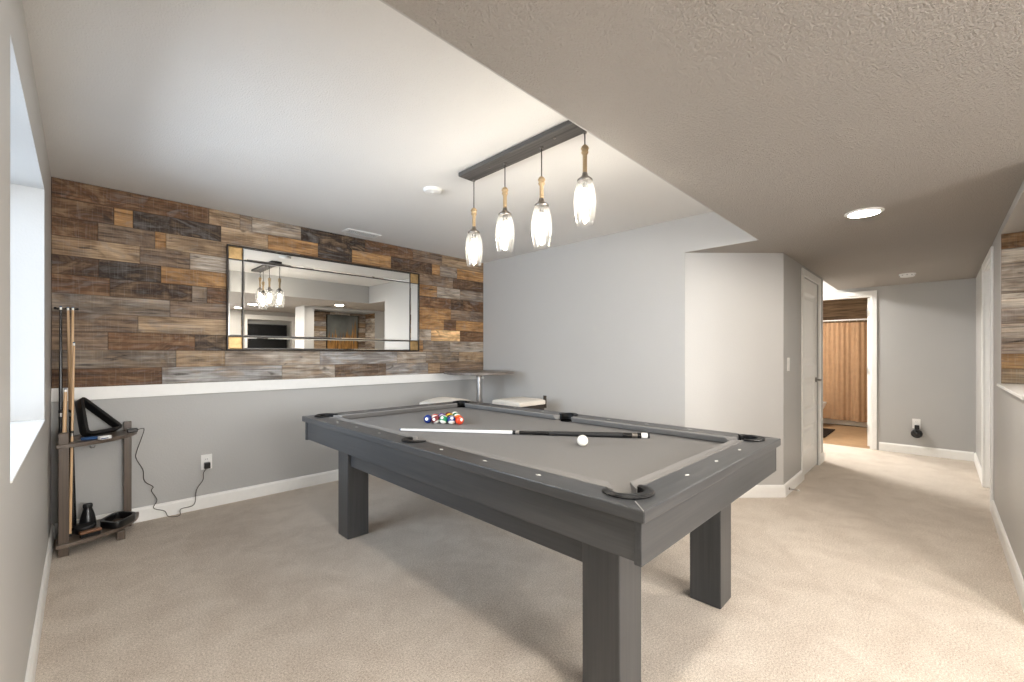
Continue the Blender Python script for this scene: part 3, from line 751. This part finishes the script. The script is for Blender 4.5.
# ------------------------------------------------------------------ pendant light bar
pl = empty('pendant_light', (1.811, 1.767, ZU), 'linear pendant light with four clear glass shades on rope cords above the table', 'pendant light')
MB().box((-.063, -.468, -.028), (.063, .468, -.0005)).obj('ceiling_bar', M['bar_y'], pl, bevel=.004, smooth=False)
for yy in (-.3, .22):
    MB().lathe([(.006, -.0325), (.0075, -.031), (.0075, -.0278)], (-.01, yy, 0), 14).obj('screw', M['nickel'], pl)
PEND = [(1.855, 2.203, 2.226, 2.061, 1.845), (1.825, 1.875, 2.266, 2.100, 1.879), (1.828, 1.583, 2.246, 2.084, 1.860), (1.860, 1.312, 2.342, 2.158, 1.934)]
for x, y, zr, zc, zb in PEND:
    lx, ly = x - 1.811, y - 1.767
    lo = lambda z: z - ZU
    cd = MB().rod((lx, ly, -.0275), (lx, ly, lo(zr) + .002), [(0, .0032), (1, .0032)], 10).obj('cord', M['cord_dark'], pl)
    MB().lathe([(.009, -.038), (.0105, -.034), (.0105, -.0282)], (lx, ly, 0), 16).obj('cord_grip', M['nickel'], cd)
    # rope wrapped stem with a knot at its top
    L = zr - zc - .045
    prof = [(.006, lo(zr) + .004), (.016, lo(zr) - .004), (.0215, lo(zr) - .016), (.015, lo(zr) - .026), (.0195, lo(zr) - .036), (.0135, lo(zr) - .046)]
    k = 0; z = zr - .054
    while z > zc + .046:
        prof.append((.0122 if k % 2 else .0104, lo(z))); z -= .006; k += 1
    prof.append((.012, lo(zc) + .043))
    MB().lathe(prof[::-1], (lx, ly, 0), 16).obj('rope', M['rope'], pl)
    MB().lathe([(.039, lo(zc) - .004), (.041, lo(zc)), (.040, lo(zc) + .006), (.028, lo(zc) + .016), (.016, lo(zc) + .026), (.013, lo(zc) + .042)], (lx, ly, 0), 24).obj('metal_cap', M['nickel'], pl)
    H = zc - zb - .002
    out = [(.0385, 0), (.047, -.09), (.0555, -.27), (.0595, -.46), (.0585, -.64), (.053, -.84), (.0465, -1.0)]
    pr = [(r, lo(zc) - .004 + H * t) for r, t in out] + [(r - .0022, lo(zc) - .004 + H * t) for r, t in out[::-1]]
    m = MB(); m.lathe(pr, (lx, ly, 0), 32, cap=False)
    n = len(pr)
    sh = m.obj('glass_shade', M['shade_glass'], pl)
    bz = lo(zc) - .006
    MB().lathe([(.0135, bz), (.0135, bz - .035), (.012, bz - .037)][::-1], (lx, ly, 0), 16).obj('bulb_socket', M['black_matt'], pl)
    MB().lathe([(.011, bz - .0375), (.013, bz - .048), (.0165, bz - .066), (.018, bz - .10), (.0175, bz - .135), (.014, bz - .155), (.006, bz - .166), (.001, bz - .168)][::-1], (lx, ly, 0), 20).obj('bulb', M['bulb'], pl)

# ------------------------------------------------------------------ ceiling fittings
dl = empty('downlight', (3.452, .332, ZL), 'round recessed downlight glowing in the lower ceiling', 'downlight')
MB().lathe([(.098, -.0005), (.098, -.004), (.090, -.009), (.078, -.010), (.078, -.0005)], (0, 0, 0), 36, cap=False).obj('trim_ring', M['white'], dl)
MB().lathe([(.0775, -.0085), (.0775, -.002)], (0, 0, 0), 36).obj('lens', M['led'], dl)
sd = empty('smoke_detector', (6.42, .245, ZL), 'round white smoke detector on the low hall ceiling', 'smoke detector')
MB().lathe([(.052, -.036), (.062, -.030), (.066, -.014), (.070, -.012), (.070, -.0005)], (0, 0, 0), 32).obj('body', M['white'], sd)
MB().lathe([(.022, -.0405), (.026, -.0365)], (0, 0, 0), 20).obj('vent_cap', M['white'], sd)
for k in range(10):
    a = 2 * PI * k / 10
    MB().box((-.006, -.0012, -.022), (.006, .0012, -.018), Matrix.Rotation(0, 3, 'Z')).obj('slot', M['black_matt'], sd, (.0655 * math.cos(a), .0655 * math.sin(a), 0), smooth=False).rotation_euler = (0, 0, a + PI / 2)
cdv = empty('carbon_monoxide_detector', (1.80, 2.60, ZU), 'flat white round detector on the upper ceiling beside the pendants', 'detector')
MB().lathe([(.050, -.022), (.060, -.018), (.066, -.006), (.068, -.0005)], (0, 0, 0), 36).obj('body', M['white'], cdv)
MB().lathe([(.018, -.0255), (.021, -.0225)], (0, 0, 0), 24).obj('test_button', M['white'], cdv)
vt = empty('ceiling_vent', (1.955, 4.03, ZU), 'white slotted air vent in the ceiling near the wood wall', 'vent')
panel_with_holes(-.17, .17, -.075, .075, [(-.145, .145, -.05, .05)], -.006, -.0005, 'x')
m = MB(); m.box((-.145, -.05, -.0035), (.145, .05, -.0008)); m.obj('duct_mouth', M['black_matt'], vt, smooth=False)
m = MB()
for lo_, hi_ in (((-.17, -.075), (.17, -.05)), ((-.17, .05), (.17, .075)), ((-.17, -.05), (-.145, .05)), ((.145, -.05), (.17, .05))):
    m.box((lo_[0], lo_[1], -.008), (hi_[0], hi_[1], -.0006))
bmesh.ops.remove_doubles(m.b, verts=m.b.verts[:], dist=1e-5)
m.obj('frame', M['white'], vt, smooth=False)
for k in range(7):
    MB().box((-.144, -.0055, -.0075), (.144, .0055, -.0062), Matrix.Rotation(.5, 3, 'X')).obj('louvre', M['white'], vt, (0, -.042 + k * .014, 0), smooth=False)

# ------------------------------------------------------------------ wall plates
def plate(name, loc, rz, label, cat, gang='outlet'):
    """faceplate on a wall; local -y points into the room"""
    r = empty(name, loc, label, cat, rz=rz)
    MB().box((-.0375, -.006, -.060), (.0375, -.0005, .060)).obj('faceplate', M['white'], r, bevel=.002, smooth=False)
    if gang == 'outlet':
        for z in (-.020, .020):
            s = MB().rod((0, -.0061, z), (0, -.0085, z), [(0, .0165), (1, .016)], 20).obj('socket', M['white'], r)
            for dx in (-.006, .006): MB().box((dx - .0012, -.0092, z - .002), (dx + .0012, -.0086, z + .007)).obj('slot', M['black_matt'], s, smooth=False)
    else:
        MB().box((-.017, -.0095, -.033), (.017, -.0061, .033)).obj('rocker', M['white'], r, bevel=.0015, smooth=False)
    return r
plate('wall_outlet', (.726, YW, .375), 0, 'white wall outlet under the ledge with a black plug in it', 'outlet')
plate('light_switch', (4.505, YC, 1.16), 0, 'white light switch beside the closet door', 'light switch', 'switch')
plate('wall_outlet', (XE, .198, .385), -PI / 2, 'white wall outlet low on the grey hall end wall', 'outlet')
wd = empty('plug_in_device', (XE - .0095, .192, .365), 'black round plug-in device hanging from the hall outlet', 'plug-in device', rz=-PI / 2)  # plug-in device hanging on the hall outlet
MB().box((-.022, -.045, -.045), (.022, -.0005, .005)).obj('plug_body', M['black_matt'], wd, bevel=.005, smooth=False)
MB().rod((0, 0, 0), (0, -.05, 0), [(0, .048), (.2, .054), (.8, .054), (1, .044)], 28).obj('round_housing', M['black_matt'], wd, (-.002, -.001, -.098))
MB().rod((0, -.0505, 0), (0, -.053, 0), [(0, .03), (1, .027)], 24).obj('face_ring', M['black_lacquer'], wd, (-.002, -.001, -.098))
ds = empty('door_stop', (4.47, YC - .0158, .050), 'spring door stop on the baseboard by the hall corner', 'door stop')
MB().rod((0, 0, 0), (0, -.006, 0), [(0, .012), (1, .010)], 14).obj('base', M['nickel'], ds)
MB().tube([(.0055 * math.cos(k * .9), -.006 - k * .0011, .0055 * math.sin(k * .9)) for k in range(56)], .0016, 6).obj('spring', M['nickel'], ds)
MB().rod((0, -.066, 0), (0, -.078, 0), [(0, .008), (1, .007)], 12).obj('rubber_tip', M['white'], ds)

# ------------------------------------------------------------------ cue stand in the corner
st = empty('cue_stand', (-.105, 4.212, 0), 'brown quarter round corner stand with two shelves for pool gear', 'cue stand')
S = lambda x, y, z: (x + .105, y - 4.212, z)
def quarter(r, notch):
    pts = []
    n = 22
    arc = [(r * math.cos(-PI / 2 + PI / 2 * k / n), r * math.sin(-PI / 2 + PI / 2 * k / n)) for k in range(n + 1)]
    pts = [(0, 0)]
    if notch: pts += [(0, -.075), (.118, -.075), (.118, -.312), (.058, -.312), (.058, -.328), (0, -.328)]
    return pts + arc
MB().prism(quarter(.402, True), .672, .697).obj('shelf', M['stand_x'], st, bevel=.004, smooth=False)
MB().prism(quarter(.412, False), .060, .085).obj('shelf', M['stand_x'], st, bevel=.004, smooth=False)
for (x0, y0, x1, y1) in ((-.095, 3.830, -.049, 3.882), (.222, 4.170, .264, 4.211)):
    a, b = S(x0, y0, 0), S(x1, y1, 0)
    MB().box((a[0], a[1], .001), (b[0], b[1], .763)).obj('leg', M['stand_z'], st, bevel=.003, smooth=False)
a, b = S(-.103, 4.17, 0), S(-.063, 4.21, 0)
MB().box((a[0], a[1], .001), (b[0], b[1], .763)).obj('leg', M['stand_z'], st, bevel=.003, smooth=False)
a = S(.195, 3.925, 0); MB().box((a[0] - .021, a[1] - .021, .001), (a[0] + .021, a[1] + .021, .0605)).obj('foot', M['stand_z'], st, bevel=.003, smooth=False)
hk = S(.045, 4.0, .672)
MB().tube([(hk[0], hk[1], .671), (hk[0], hk[1], .640), (hk[0] + .006, hk[1] - .01, .628), (hk[0] + .02, hk[1] - .016, .632), (hk[0] + .026, hk[1] - .018, .646)], .0032, 8).obj('hook', M['steel'], st)
# cue clip on the planks
cc = empty('cue_clip', (-.06, YW - .0115, 1.560), 'slim dark clip bar on the planks that steadies the cue tips', 'cue clip')
MB().rod((-.062, -.03, 0), (.05, -.03, 0), [(0, .004), (1, .004)], 10).obj('bar', M['black_matt'], cc)
for dx in (-.045, .03): MB().rod((dx, -.0005, 0), (dx, -.028, 0), [(0, .008), (.3, .005), (1, .005)], 10).obj('standoff', M['black_matt'], cc)
for dx in (-.058, -.03, -.004, .022, .046):
    b = bmesh.new(); bmesh.ops.create_uvsphere(b, u_segments=12, v_segments=8, radius=.008); mm = MB(); mm.b.free(); mm.b = b
    mm.obj('knob', M['black_matt'], cc, (dx, -.037, 0))
zb = .0875
G = 'cues in the corner stand'
cue('pool_cue', (-.0900, 4.085, 1.566), (-.088, 4.03, zb), 'all-black pool cue with white ferrule, leftmost in the corner stand', M['black_lacquer'], M['black_lacquer'], G)
cue('pool_cue', (-.0575, 4.105, 1.566), (-.030, 4.105, zb), 'tall maple pool cue between the all-black cue and its equally tall maple neighbour', M['maple'], M['black_lacquer'], G)
cue('pool_cue', (-.0345, 4.085, 1.566), (-.045, 3.985, zb), 'tall maple pool cue with its tip furthest to the right in the corner stand', M['maple'], M['black_lacquer'], G)
cue('pool_cue', (-.0285, 3.985, 1.330), (-.046, 3.935, zb), 'thin shorter pale cue reaching only three quarters up in the corner stand', M['maple'], M['maple'], G, .0055, .0075)
cue('pool_cue', (-.0665, 4.00, 1.030), (-.084, 3.962, zb), 'short pale cue with white ferrule ending at the ledge height in the corner stand', M['maple'], M['black_lacquer'], G, .0085, .014, .8)

# triangle rack leaning on the upper shelf
def ring_rack(name, pts, rad, wid, dep, label, mat, rest=0.0):
    """rounded polygon frame; pts in order, frame bar wid wide and dep deep across the plane"""
    P = [Vector(p) for p in pts]; n = len(P); nor = (P[1] - P[0]).cross(P[2] - P[0]).normalized()
    path = []
    for i in range(n):
        a, b, c = P[i - 1], P[i], P[(i + 1) % n]
        u, v = (a - b).normalized(), (c - b).normalized()
        s, e = b + u * rad, b + v * rad
        for k in range(7):
            t = k / 6; path.append((s * (1 - t) + b * t) * (1 - t) + (b * (1 - t) + e * t) * t)
    cen = sum(P, Vector()) / n; root = empty(name, P[0], label, 'ball rack'); rings = []
    N = len(path)
    for i in range(N):
        d = (path[(i + 1) % N] - path[i - 1]).normalized(); o = d.cross(nor).normalized()
        if o.dot(path[i] - cen) < 0: o = -o
        p = path[i] - P[0]
        rings.append([p + o * (wid / 2) * a + nor * (dep / 2) * b for a, b in ((1, 1), (-1, 1), (-1, -1), (1, -1))])
    root.location.z += rest - min(q.z for r in rings for q in r) - root.location.z      # set it down on its shelf
    MB().loft(rings, True, True).obj('frame', mat, root, bevel=.003, smooth=True)
    return root
ring_rack('triangle_rack', [(.022, 3.985, .742), (.205, 4.150, .745), (-.008, 4.135, .982)], .045, .020, .050, 'black triangle ball rack propped on the upper shelf of the cue stand', M['black'], .6977)
# chalk, card box, adapter on the upper shelf
tag(MB().box((-.055, -.020, 0), (.050, .020, .016)).obj('chalk_tray', M['blue_chalk'], None, (.058, 3.918, .6975), bevel=.003, smooth=False), 'small blue box under the triangle rack on the upper shelf', 'box')
cb = empty('chalk_box', (.113, 3.872, .6975), 'small white carton at the front of the upper shelf', 'box', rz=.5)
MB().box((-.030, -.014, 0), (.030, .014, .021)).obj('carton', M['white'], cb, bevel=.001, smooth=False)
MB().box((-.030, -.0155, .003), (.012, -.0146, .009)).obj('printed_band', M['blue_chalk'], cb, smooth=False)
ad = empty('power_adapter', (.262, 4.075, .6975), 'black power adapter with a thin cord running down to the wall outlet', 'power adapter')
A = lambda x, y, z: (x - .262, y - 4.075, z - .6975)
MB().box((-.028, -.022, 0), (.028, .022, .026)).obj('brick', M['black'], ad, bevel=.004, smooth=False)
def on_wall(px, py, Y):
    u = (px - 512) / 429.267; d = Y / (math.sin(A_) - u * math.cos(A_))
    return ((math.cos(A_) + u * math.sin(A_)) * d, Y, 1.252 - (py - 354.185) * d / 429.267)
path = [(.291, 4.085, .708), (.312, 4.10, .712), (.330, 4.14, .690)] + [on_wall(*p) for p in ((136.5, 452, 4.19), (136.5, 459, 4.2), (143, 470, 4.2), (144.5, 481, 4.2), (153, 486.5, 4.205), (151.5, 491, 4.205), (157, 500, 4.2), (153.5, 508, 4.2), (164.5, 511, 4.195))]
path += [(.470, 4.165, .020), (.505, 4.16, .006), (.545, 4.165, .008)] + [on_wall(*p) for p in ((181, 509, 4.195), (194, 504.5, 4.2), (196.5, 490, 4.205), (203, 480, 4.205), (203.5, 473, 4.205))] + [(.722, 4.195, .330)]
def smooth_path(P, n=5):
    P = [Vector(p) for p in P]; out = []
    for i in range(len(P) - 1):
        a, b, c, d = P[max(i - 1, 0)], P[i], P[i + 1], P[min(i + 2, len(P) - 1)]
        for k in range(n):
            t = k / n; out.append(.5 * ((2 * b) + (c - a) * t + (2 * a - 5 * b + 4 * c - d) * t * t + (3 * b - a - 3 * c + d) * t ** 3))
    return out + [P[-1]]
MB().tube([A(*p) for p in smooth_path(path)], .0026, 6).obj('cord', M['cord_dark'], ad)
p = A(.726, YW - .009, .352)
MB().box((p[0] - .020, p[1] - .040, p[2] - .026), (p[0] + .020, p[1] - .0005, p[2] + .022)).obj('plug', M['black'], ad, bevel=.004, smooth=False)
# lower shelf gear
zs = .0856
bt = empty('hand_chalk_bottle', (.036, 4.075, zs), 'black tapered bottle standing on the lower shelf of the cue stand', 'bottle')
MB().lathe([(.040, 0), (.044, .006), (.043, .03), (.036, .075), (.027, .108), (.022, .125), (.022, .132)], (0, 0, 0), 26).obj('body', M['black'], bt)
MB().lathe([(.024, .1325), (.025, .136), (.025, .150), (.022, .156)], (0, 0, 0), 26).obj('cap', M['black_matt'], bt)
tn = empty('chalk_tin', (.022, 3.972, zs), 'low round black tin in front of the bottle on the lower shelf', 'tin')
MB().lathe([(.044, 0), (.047, .003), (.047, .030)], (0, 0, 0), 28).obj('body', M['black'], tn)
MB().lathe([(.049, .0305), (.049, .042), (.046, .046)], (0, 0, 0), 28).obj('lid', M['black_matt'], tn)
tb = empty('table_brush', (.046, 3.866, zs), 'brown wooden table brush at the front edge of the lower shelf', 'brush', rz=.25)
MB().box((-.052, -.018, .022), (.052, .018, .040)).obj('block', M['tan_wood'], tb, bevel=.006, smooth=False)
MB().box((-.046, -.014, 0), (.046, .014, .0215)).obj('bristles', M['bristle'], tb, smooth=False)
ring_rack('diamond_rack', [(.090, 4.010, .112), (.176, 3.880, .112), (.284, 4.030, .114), (.184, 4.155, .114)], .05, .020, .045, 'black diamond ball rack lying on the lower shelf of the cue stand', M['black'], .0858)
tag(MB().box((-.05, -.035, 0), (.05, .035, .012)).obj('cloth_pad', M['cream_fabric'], None, (.192, 4.0, zs), bevel=.004, smooth=False), 'small cream cloth pad inside the diamond rack', 'cloth')

# ------------------------------------------------------------------ pub table and stools in the far corner
pb = empty('pub_table', (3.262, 3.782, 0), 'tall round grey-brown pub table on a steel column in the far corner', 'pub table')
MB().lathe([(.395, 1.024), (.405, 1.028), (.405, 1.050), (.398, 1.055)], (0, 0, 0), 64).obj('tabletop', M['pub_x'], pb)
MB().lathe([(.030, .03), (.030, 1.006)], (0, 0, 0), 28).obj('column', M['steel'], pb)
MB().lathe([(.12, 1.0065), (.12, 1.014), (.05, 1.0235)], (0, 0, 0), 28).obj('mounting_plate', M['nickel'], pb)
MB().lathe([(.225, .001), (.225, .008), (.20, .014), (.06, .026), (.036, .0295)], (0, 0, 0), 48).obj('base_disc', M['steel'], pb)
MB().lathe([(.034, .985), (.034, 1.006)], (.0, 0, 0), 24, cap=True).obj('column_collar', M['nickel'], pb)
def stool(loc, rz, label, saddle):
    r = empty('bar_stool', loc, label, 'bar stool', 'bar stools at the pub table', rz)
    n = 12; w = .20
    m = MB(); rings = []
    for k in range(n + 1):
        x = -w + 2 * w * k / n; up = (.036 * (1 - (x / w) ** 2)) if saddle else .006 * (1 - (x / w) ** 6)
        rings.append([Vector((x, y, z)) for y, z in ((-w, .725), (-w, .768 + up * .8), (-w * .6, .780 + up), (w * .6, .780 + up), (w, .768 + up * .8), (w, .725))])
    m.loft(rings).obj('cushion', M['cream_fabric'], r, bevel=.008)
    m = panel_with_holes(-.19, .19, -.19, .19, [(-.15, .15, -.15, .15)], .680, .7245, 'x')
    for v in m.b.verts: v.co = Vector((v.co.x, v.co.z, v.co.y))
    m.obj('seat_frame', M['dark_wood'], r, bevel=.003, smooth=False)
    for sx in (-1, 1):
        for sy in (-1, 1):
            b0, t0 = Vector((sx * .195, sy * .195, .001)), Vector((sx * .170, sy * .170, .6795))
            R = [[b0 + Vector((a * .017, b * .017, 0)) for a, b in ((-1, -1), (1, -1), (1, 1), (-1, 1))], [t0 + Vector((a * .02, b * .02, 0)) for a, b in ((-1, -1), (1, -1), (1, 1), (-1, 1))]]
            MB().loft(R).obj('leg', M['dark_wood'], r, bevel=.002, smooth=False)
    for s in (-1, 1):
        f = .195 - .025 * .25
        MB().box((-f + .019, s * f - .011, .15), (f - .019, s * f + .011, .185)).obj('footrest', M['dark_wood'], r, smooth=False)
        MB().box((s * f - .011, -f + .019, .20), (s * f + .011, f - .019, .235)).obj('footrest', M['dark_wood'], r, smooth=False)
    return r
stool((2.60, 3.50, 0), 0, 'cream cushioned bar stool left of the pub table column, under the ledge', True)
sr = stool((3.255, 3.135, 0), 0, 'cream cushioned bar stool right of the pub table, by the far wall', False)
MB().box((.2005, -.2, .685), (.216, -.165, .815)).obj('back_bracket', M['dark_wood'], sr, bevel=.002, smooth=False)

# ------------------------------------------------------------------ bathroom seen through the open doorway
def curtain():
    r = empty('shower_curtain', (9.4, 1.13, 0), 'tan fabric shower curtain hanging in gathered folds', 'curtain')
    n = 150; y0, y1 = -.45, .95; m = MB(); rings = []
    for z in (.10, .13, .4, .8, 1.2, 1.6, 1.80):
        ring = []
        amp = .022 * (.55 + .45 * (1.8 - z) / 1.7)
        for k in range(n + 1):
            y = y0 + (y1 - y0) * k / n; ph = y * 15 + 2.8 * math.sin(y * 5 + 1) + .25 * math.sin(z * 2 + y * 3)
            ring.append(Vector((amp * math.sin(ph) + .008 * math.sin(y * 90), y, z + .006 * math.sin(y * 6))))
        back = [p + Vector((.004, 0, 0)) for p in ring[::-1]]
        rings.append(ring + back)
    m.loft(rings).obj('curtain_panel', M['curtain'], r)
    return r
curtain()
rd_ = empty('curtain_rod', (9.4, 1.05, 1.845), 'white shower curtain rod across the bathroom', 'curtain rod')
MB().rod((0, -1.445, 0), (0, 1.445, 0), [(0, .013), (1, .013)], 14).obj('rod', M['white'], rd_)
for k in range(14):
    y = -.55 + k * .10
    MB().tube([(.020 * math.sin(2 * PI * i / 14), y, -.004 + .021 * math.cos(2 * PI * i / 14)) for i in range(14)], .002, 6, True).obj('ring', M['white'], rd_)
for s in (-1, 1): MB().rod((0, s * 1.4455, 0), (0, s * 1.4495, 0), [(0, .03), (1, .032)], 18).obj('end_flange', M['white'], rd_)
bs = empty('bamboo_shade', (10.07, 1.15, 1.72), 'woven brown bamboo shade above the curtain rod', 'window shade')
MB().box((-.012, -.75, 0), (.0, .75, .66)).obj('woven_panel', M['bamboo'], bs, smooth=False)
MB().box((-.026, -.76, .50), (-.0125, .76, .67)).obj('valance', M['bamboo'], bs, smooth=False)
MB().box((-.0005, -.75, .64), (.0295, .75, .67)).obj('headrail', M['tan_wood'], bs, smooth=False)
tb_ = MB(); tb_.box((9.47, -.398, -.001), (10.098, 2.498, .46)); tag(tb_.obj('bathtub', M['porcelain'], None, (0, 0, 0), bevel=.03), 'white bathtub behind the shower curtain', 'bathtub')
# toilet at the left edge of the doorway view
tl = empty('toilet', (9.06, 1.56, 0), 'white toilet just showing at the left side of the bathroom doorway', 'toilet', rz=0)
MB().lathe([(.10, .001), (.11, .02), (.095, .14), (.12, .26), (.175, .36), (.185, .395)], (0, 0, 0), 32).obj('bowl', M['porcelain'], tl)
MB().lathe([(.188, .3955), (.192, .402), (.190, .424), (.14, .430)], (0, 0, 0), 32).obj('lid', M['porcelain'], tl)
MB().box((-.19, .195, .36), (.19, .37, .74)).obj('tank', M['porcelain'], tl, bevel=.02)
MB().box((-.20, .19, .7405), (.20, .38, .775)).obj('tank_lid', M['porcelain'], tl, bevel=.01)
lv = MB().tube([(-.191, .23, .66), (-.21, .23, .66), (-.213, .20, .655), (-.213, .165, .65)], .008, 8).obj('flush_lever', M['nickel'], tl)
tag(MB().box((-.46, -.24, .0005), (.46, .24, .016)).obj('bath_mat', M['mat'], None, (8.32, 1.45, -.0015), bevel=.006), 'dark bath mat at the left of the bathroom floor', 'bath mat')

# ------------------------------------------------------------------ light
def area(name, loc, rot, sx, sy, power, col=(1, 1, 1)):
    l = bpy.data.lights.new(name, 'AREA'); l.shape = 'RECTANGLE'; l.size = sx; l.size_y = sy; l.energy = power; l.color = col
    o = bpy.data.objects.new(name, l); COL.objects.link(o); o.location = loc; o.rotation_euler = rot; return o
# daylight outside the left window
area('window_daylight', (XL - 2.0, (WIN[0] + WIN[1]) / 2, 1.75), (0, -PI / 2, 0), 2.8, 3.4, 235, (0.80, 0.90, 1.0))
# fill light added behind the added family room window, and a disc lamp helper
def downlamp(x, y, z, power, col=(1.0, 0.95, 0.88), size=.16):
    l = bpy.data.lights.new('ceiling_lamp', 'AREA'); l.shape = 'DISK'; l.size = size; l.energy = power; l.color = col
    o = bpy.data.objects.new('ceiling_lamp', l); COL.objects.link(o); o.location = (x, y, z); return o
area('family_fill_light', ((FW[0] + FW[1]) / 2, YB - 1.2, 1.6), (PI / 2, 0, 0), 3.4, 2.2, 370, (1.0, 0.96, 0.90))
# unseen downlights added to the lower ceiling as fill, then two unseen flush lights
def copy_thing(root, loc, label):
    r = root.copy(); COL.objects.link(r); r.location = loc; r['label'] = label
    for ch in root.children:
        c = ch.copy(); COL.objects.link(c); c.parent = r
    return r
dl['group'] = 'recessed downlights'
for x, y, lab in ((.62, .32, 'added fill downlight, unseen, in the lower ceiling close to the left wall'), (.7, -.80, 'added fill downlight, unseen, over the near end of the family room'),
                  (2.3, -.80, 'added fill downlight, unseen, over the family room beside the niche wall'), (.7, -1.8, 'added fill downlight, unseen, in front of the added family room window'),
                  (2.3, -1.8, 'added fill downlight, unseen, in front of the television recess')):
    copy_thing(dl, (x, y, ZL), lab)
def flush(name, loc, r0, strength, col, label):
    r = empty(name, loc, label, 'ceiling light')
    MB().lathe([(r0 * .8, -.0005), (r0 * 1.04, -.004), (r0 * 1.04, -.020), (r0, -.024), (r0 * .8, -.024)], (0, 0, 0), 36, cap=False).obj('rim', M['nickel'], r)
    MB().lathe([(.003, -.062), (r0 * .35, -.058), (r0 * .7, -.046), (r0 * .985, -.0245), (r0 * .80, -.0235)], (0, 0, 0), 36).obj('diffuser', emit(name + '_glow', col, strength), r)
flush('ceiling_light', (6.75, 1.75, ZU), .15, 215, (1, .97, .92), 'flush ceiling light in the hall alcove')
flush('ceiling_light', (8.2, 1.75, 2.444), .15, 150, (1, .95, .88), 'flush ceiling light in the bathroom')
w = bpy.data.worlds.new('sky'); C.world = w; w.use_nodes = True
bg = w.node_tree.nodes['Background']; bg.inputs[0].default_value = (.62, .78, 1.0, 1); bg.inputs[1].default_value = 1.6

# ------------------------------------------------------------------ camera
cam = bpy.data.cameras.new('camera'); co = bpy.data.objects.new('camera', cam); COL.objects.link(co)
co.location = (0, 0, 1.252); co.rotation_euler = (PI / 2, 0, math.radians(44.833 - 90))
cam.sensor_width = 36; cam.lens = 429.267 / 1024 * 36; cam.shift_y = 13.185 / 1024; cam.clip_start = .01; cam.clip_end = 60
C.camera = co
vs = C.view_settings; vs.view_transform = 'Standard'; vs.look = 'None'; vs.gamma = 1; vs.exposure = 0.68; vs.use_curve_mapping = False
C.cycles.max_bounces = 10; C.cycles.diffuse_bounces = 6; C.cycles.transparent_max_bounces = 16
C.cycles.caustics_reflective = False; C.cycles.caustics_refractive = False
C.cycles.use_denoising = True
C.cycles.sample_clamp_indirect = 6
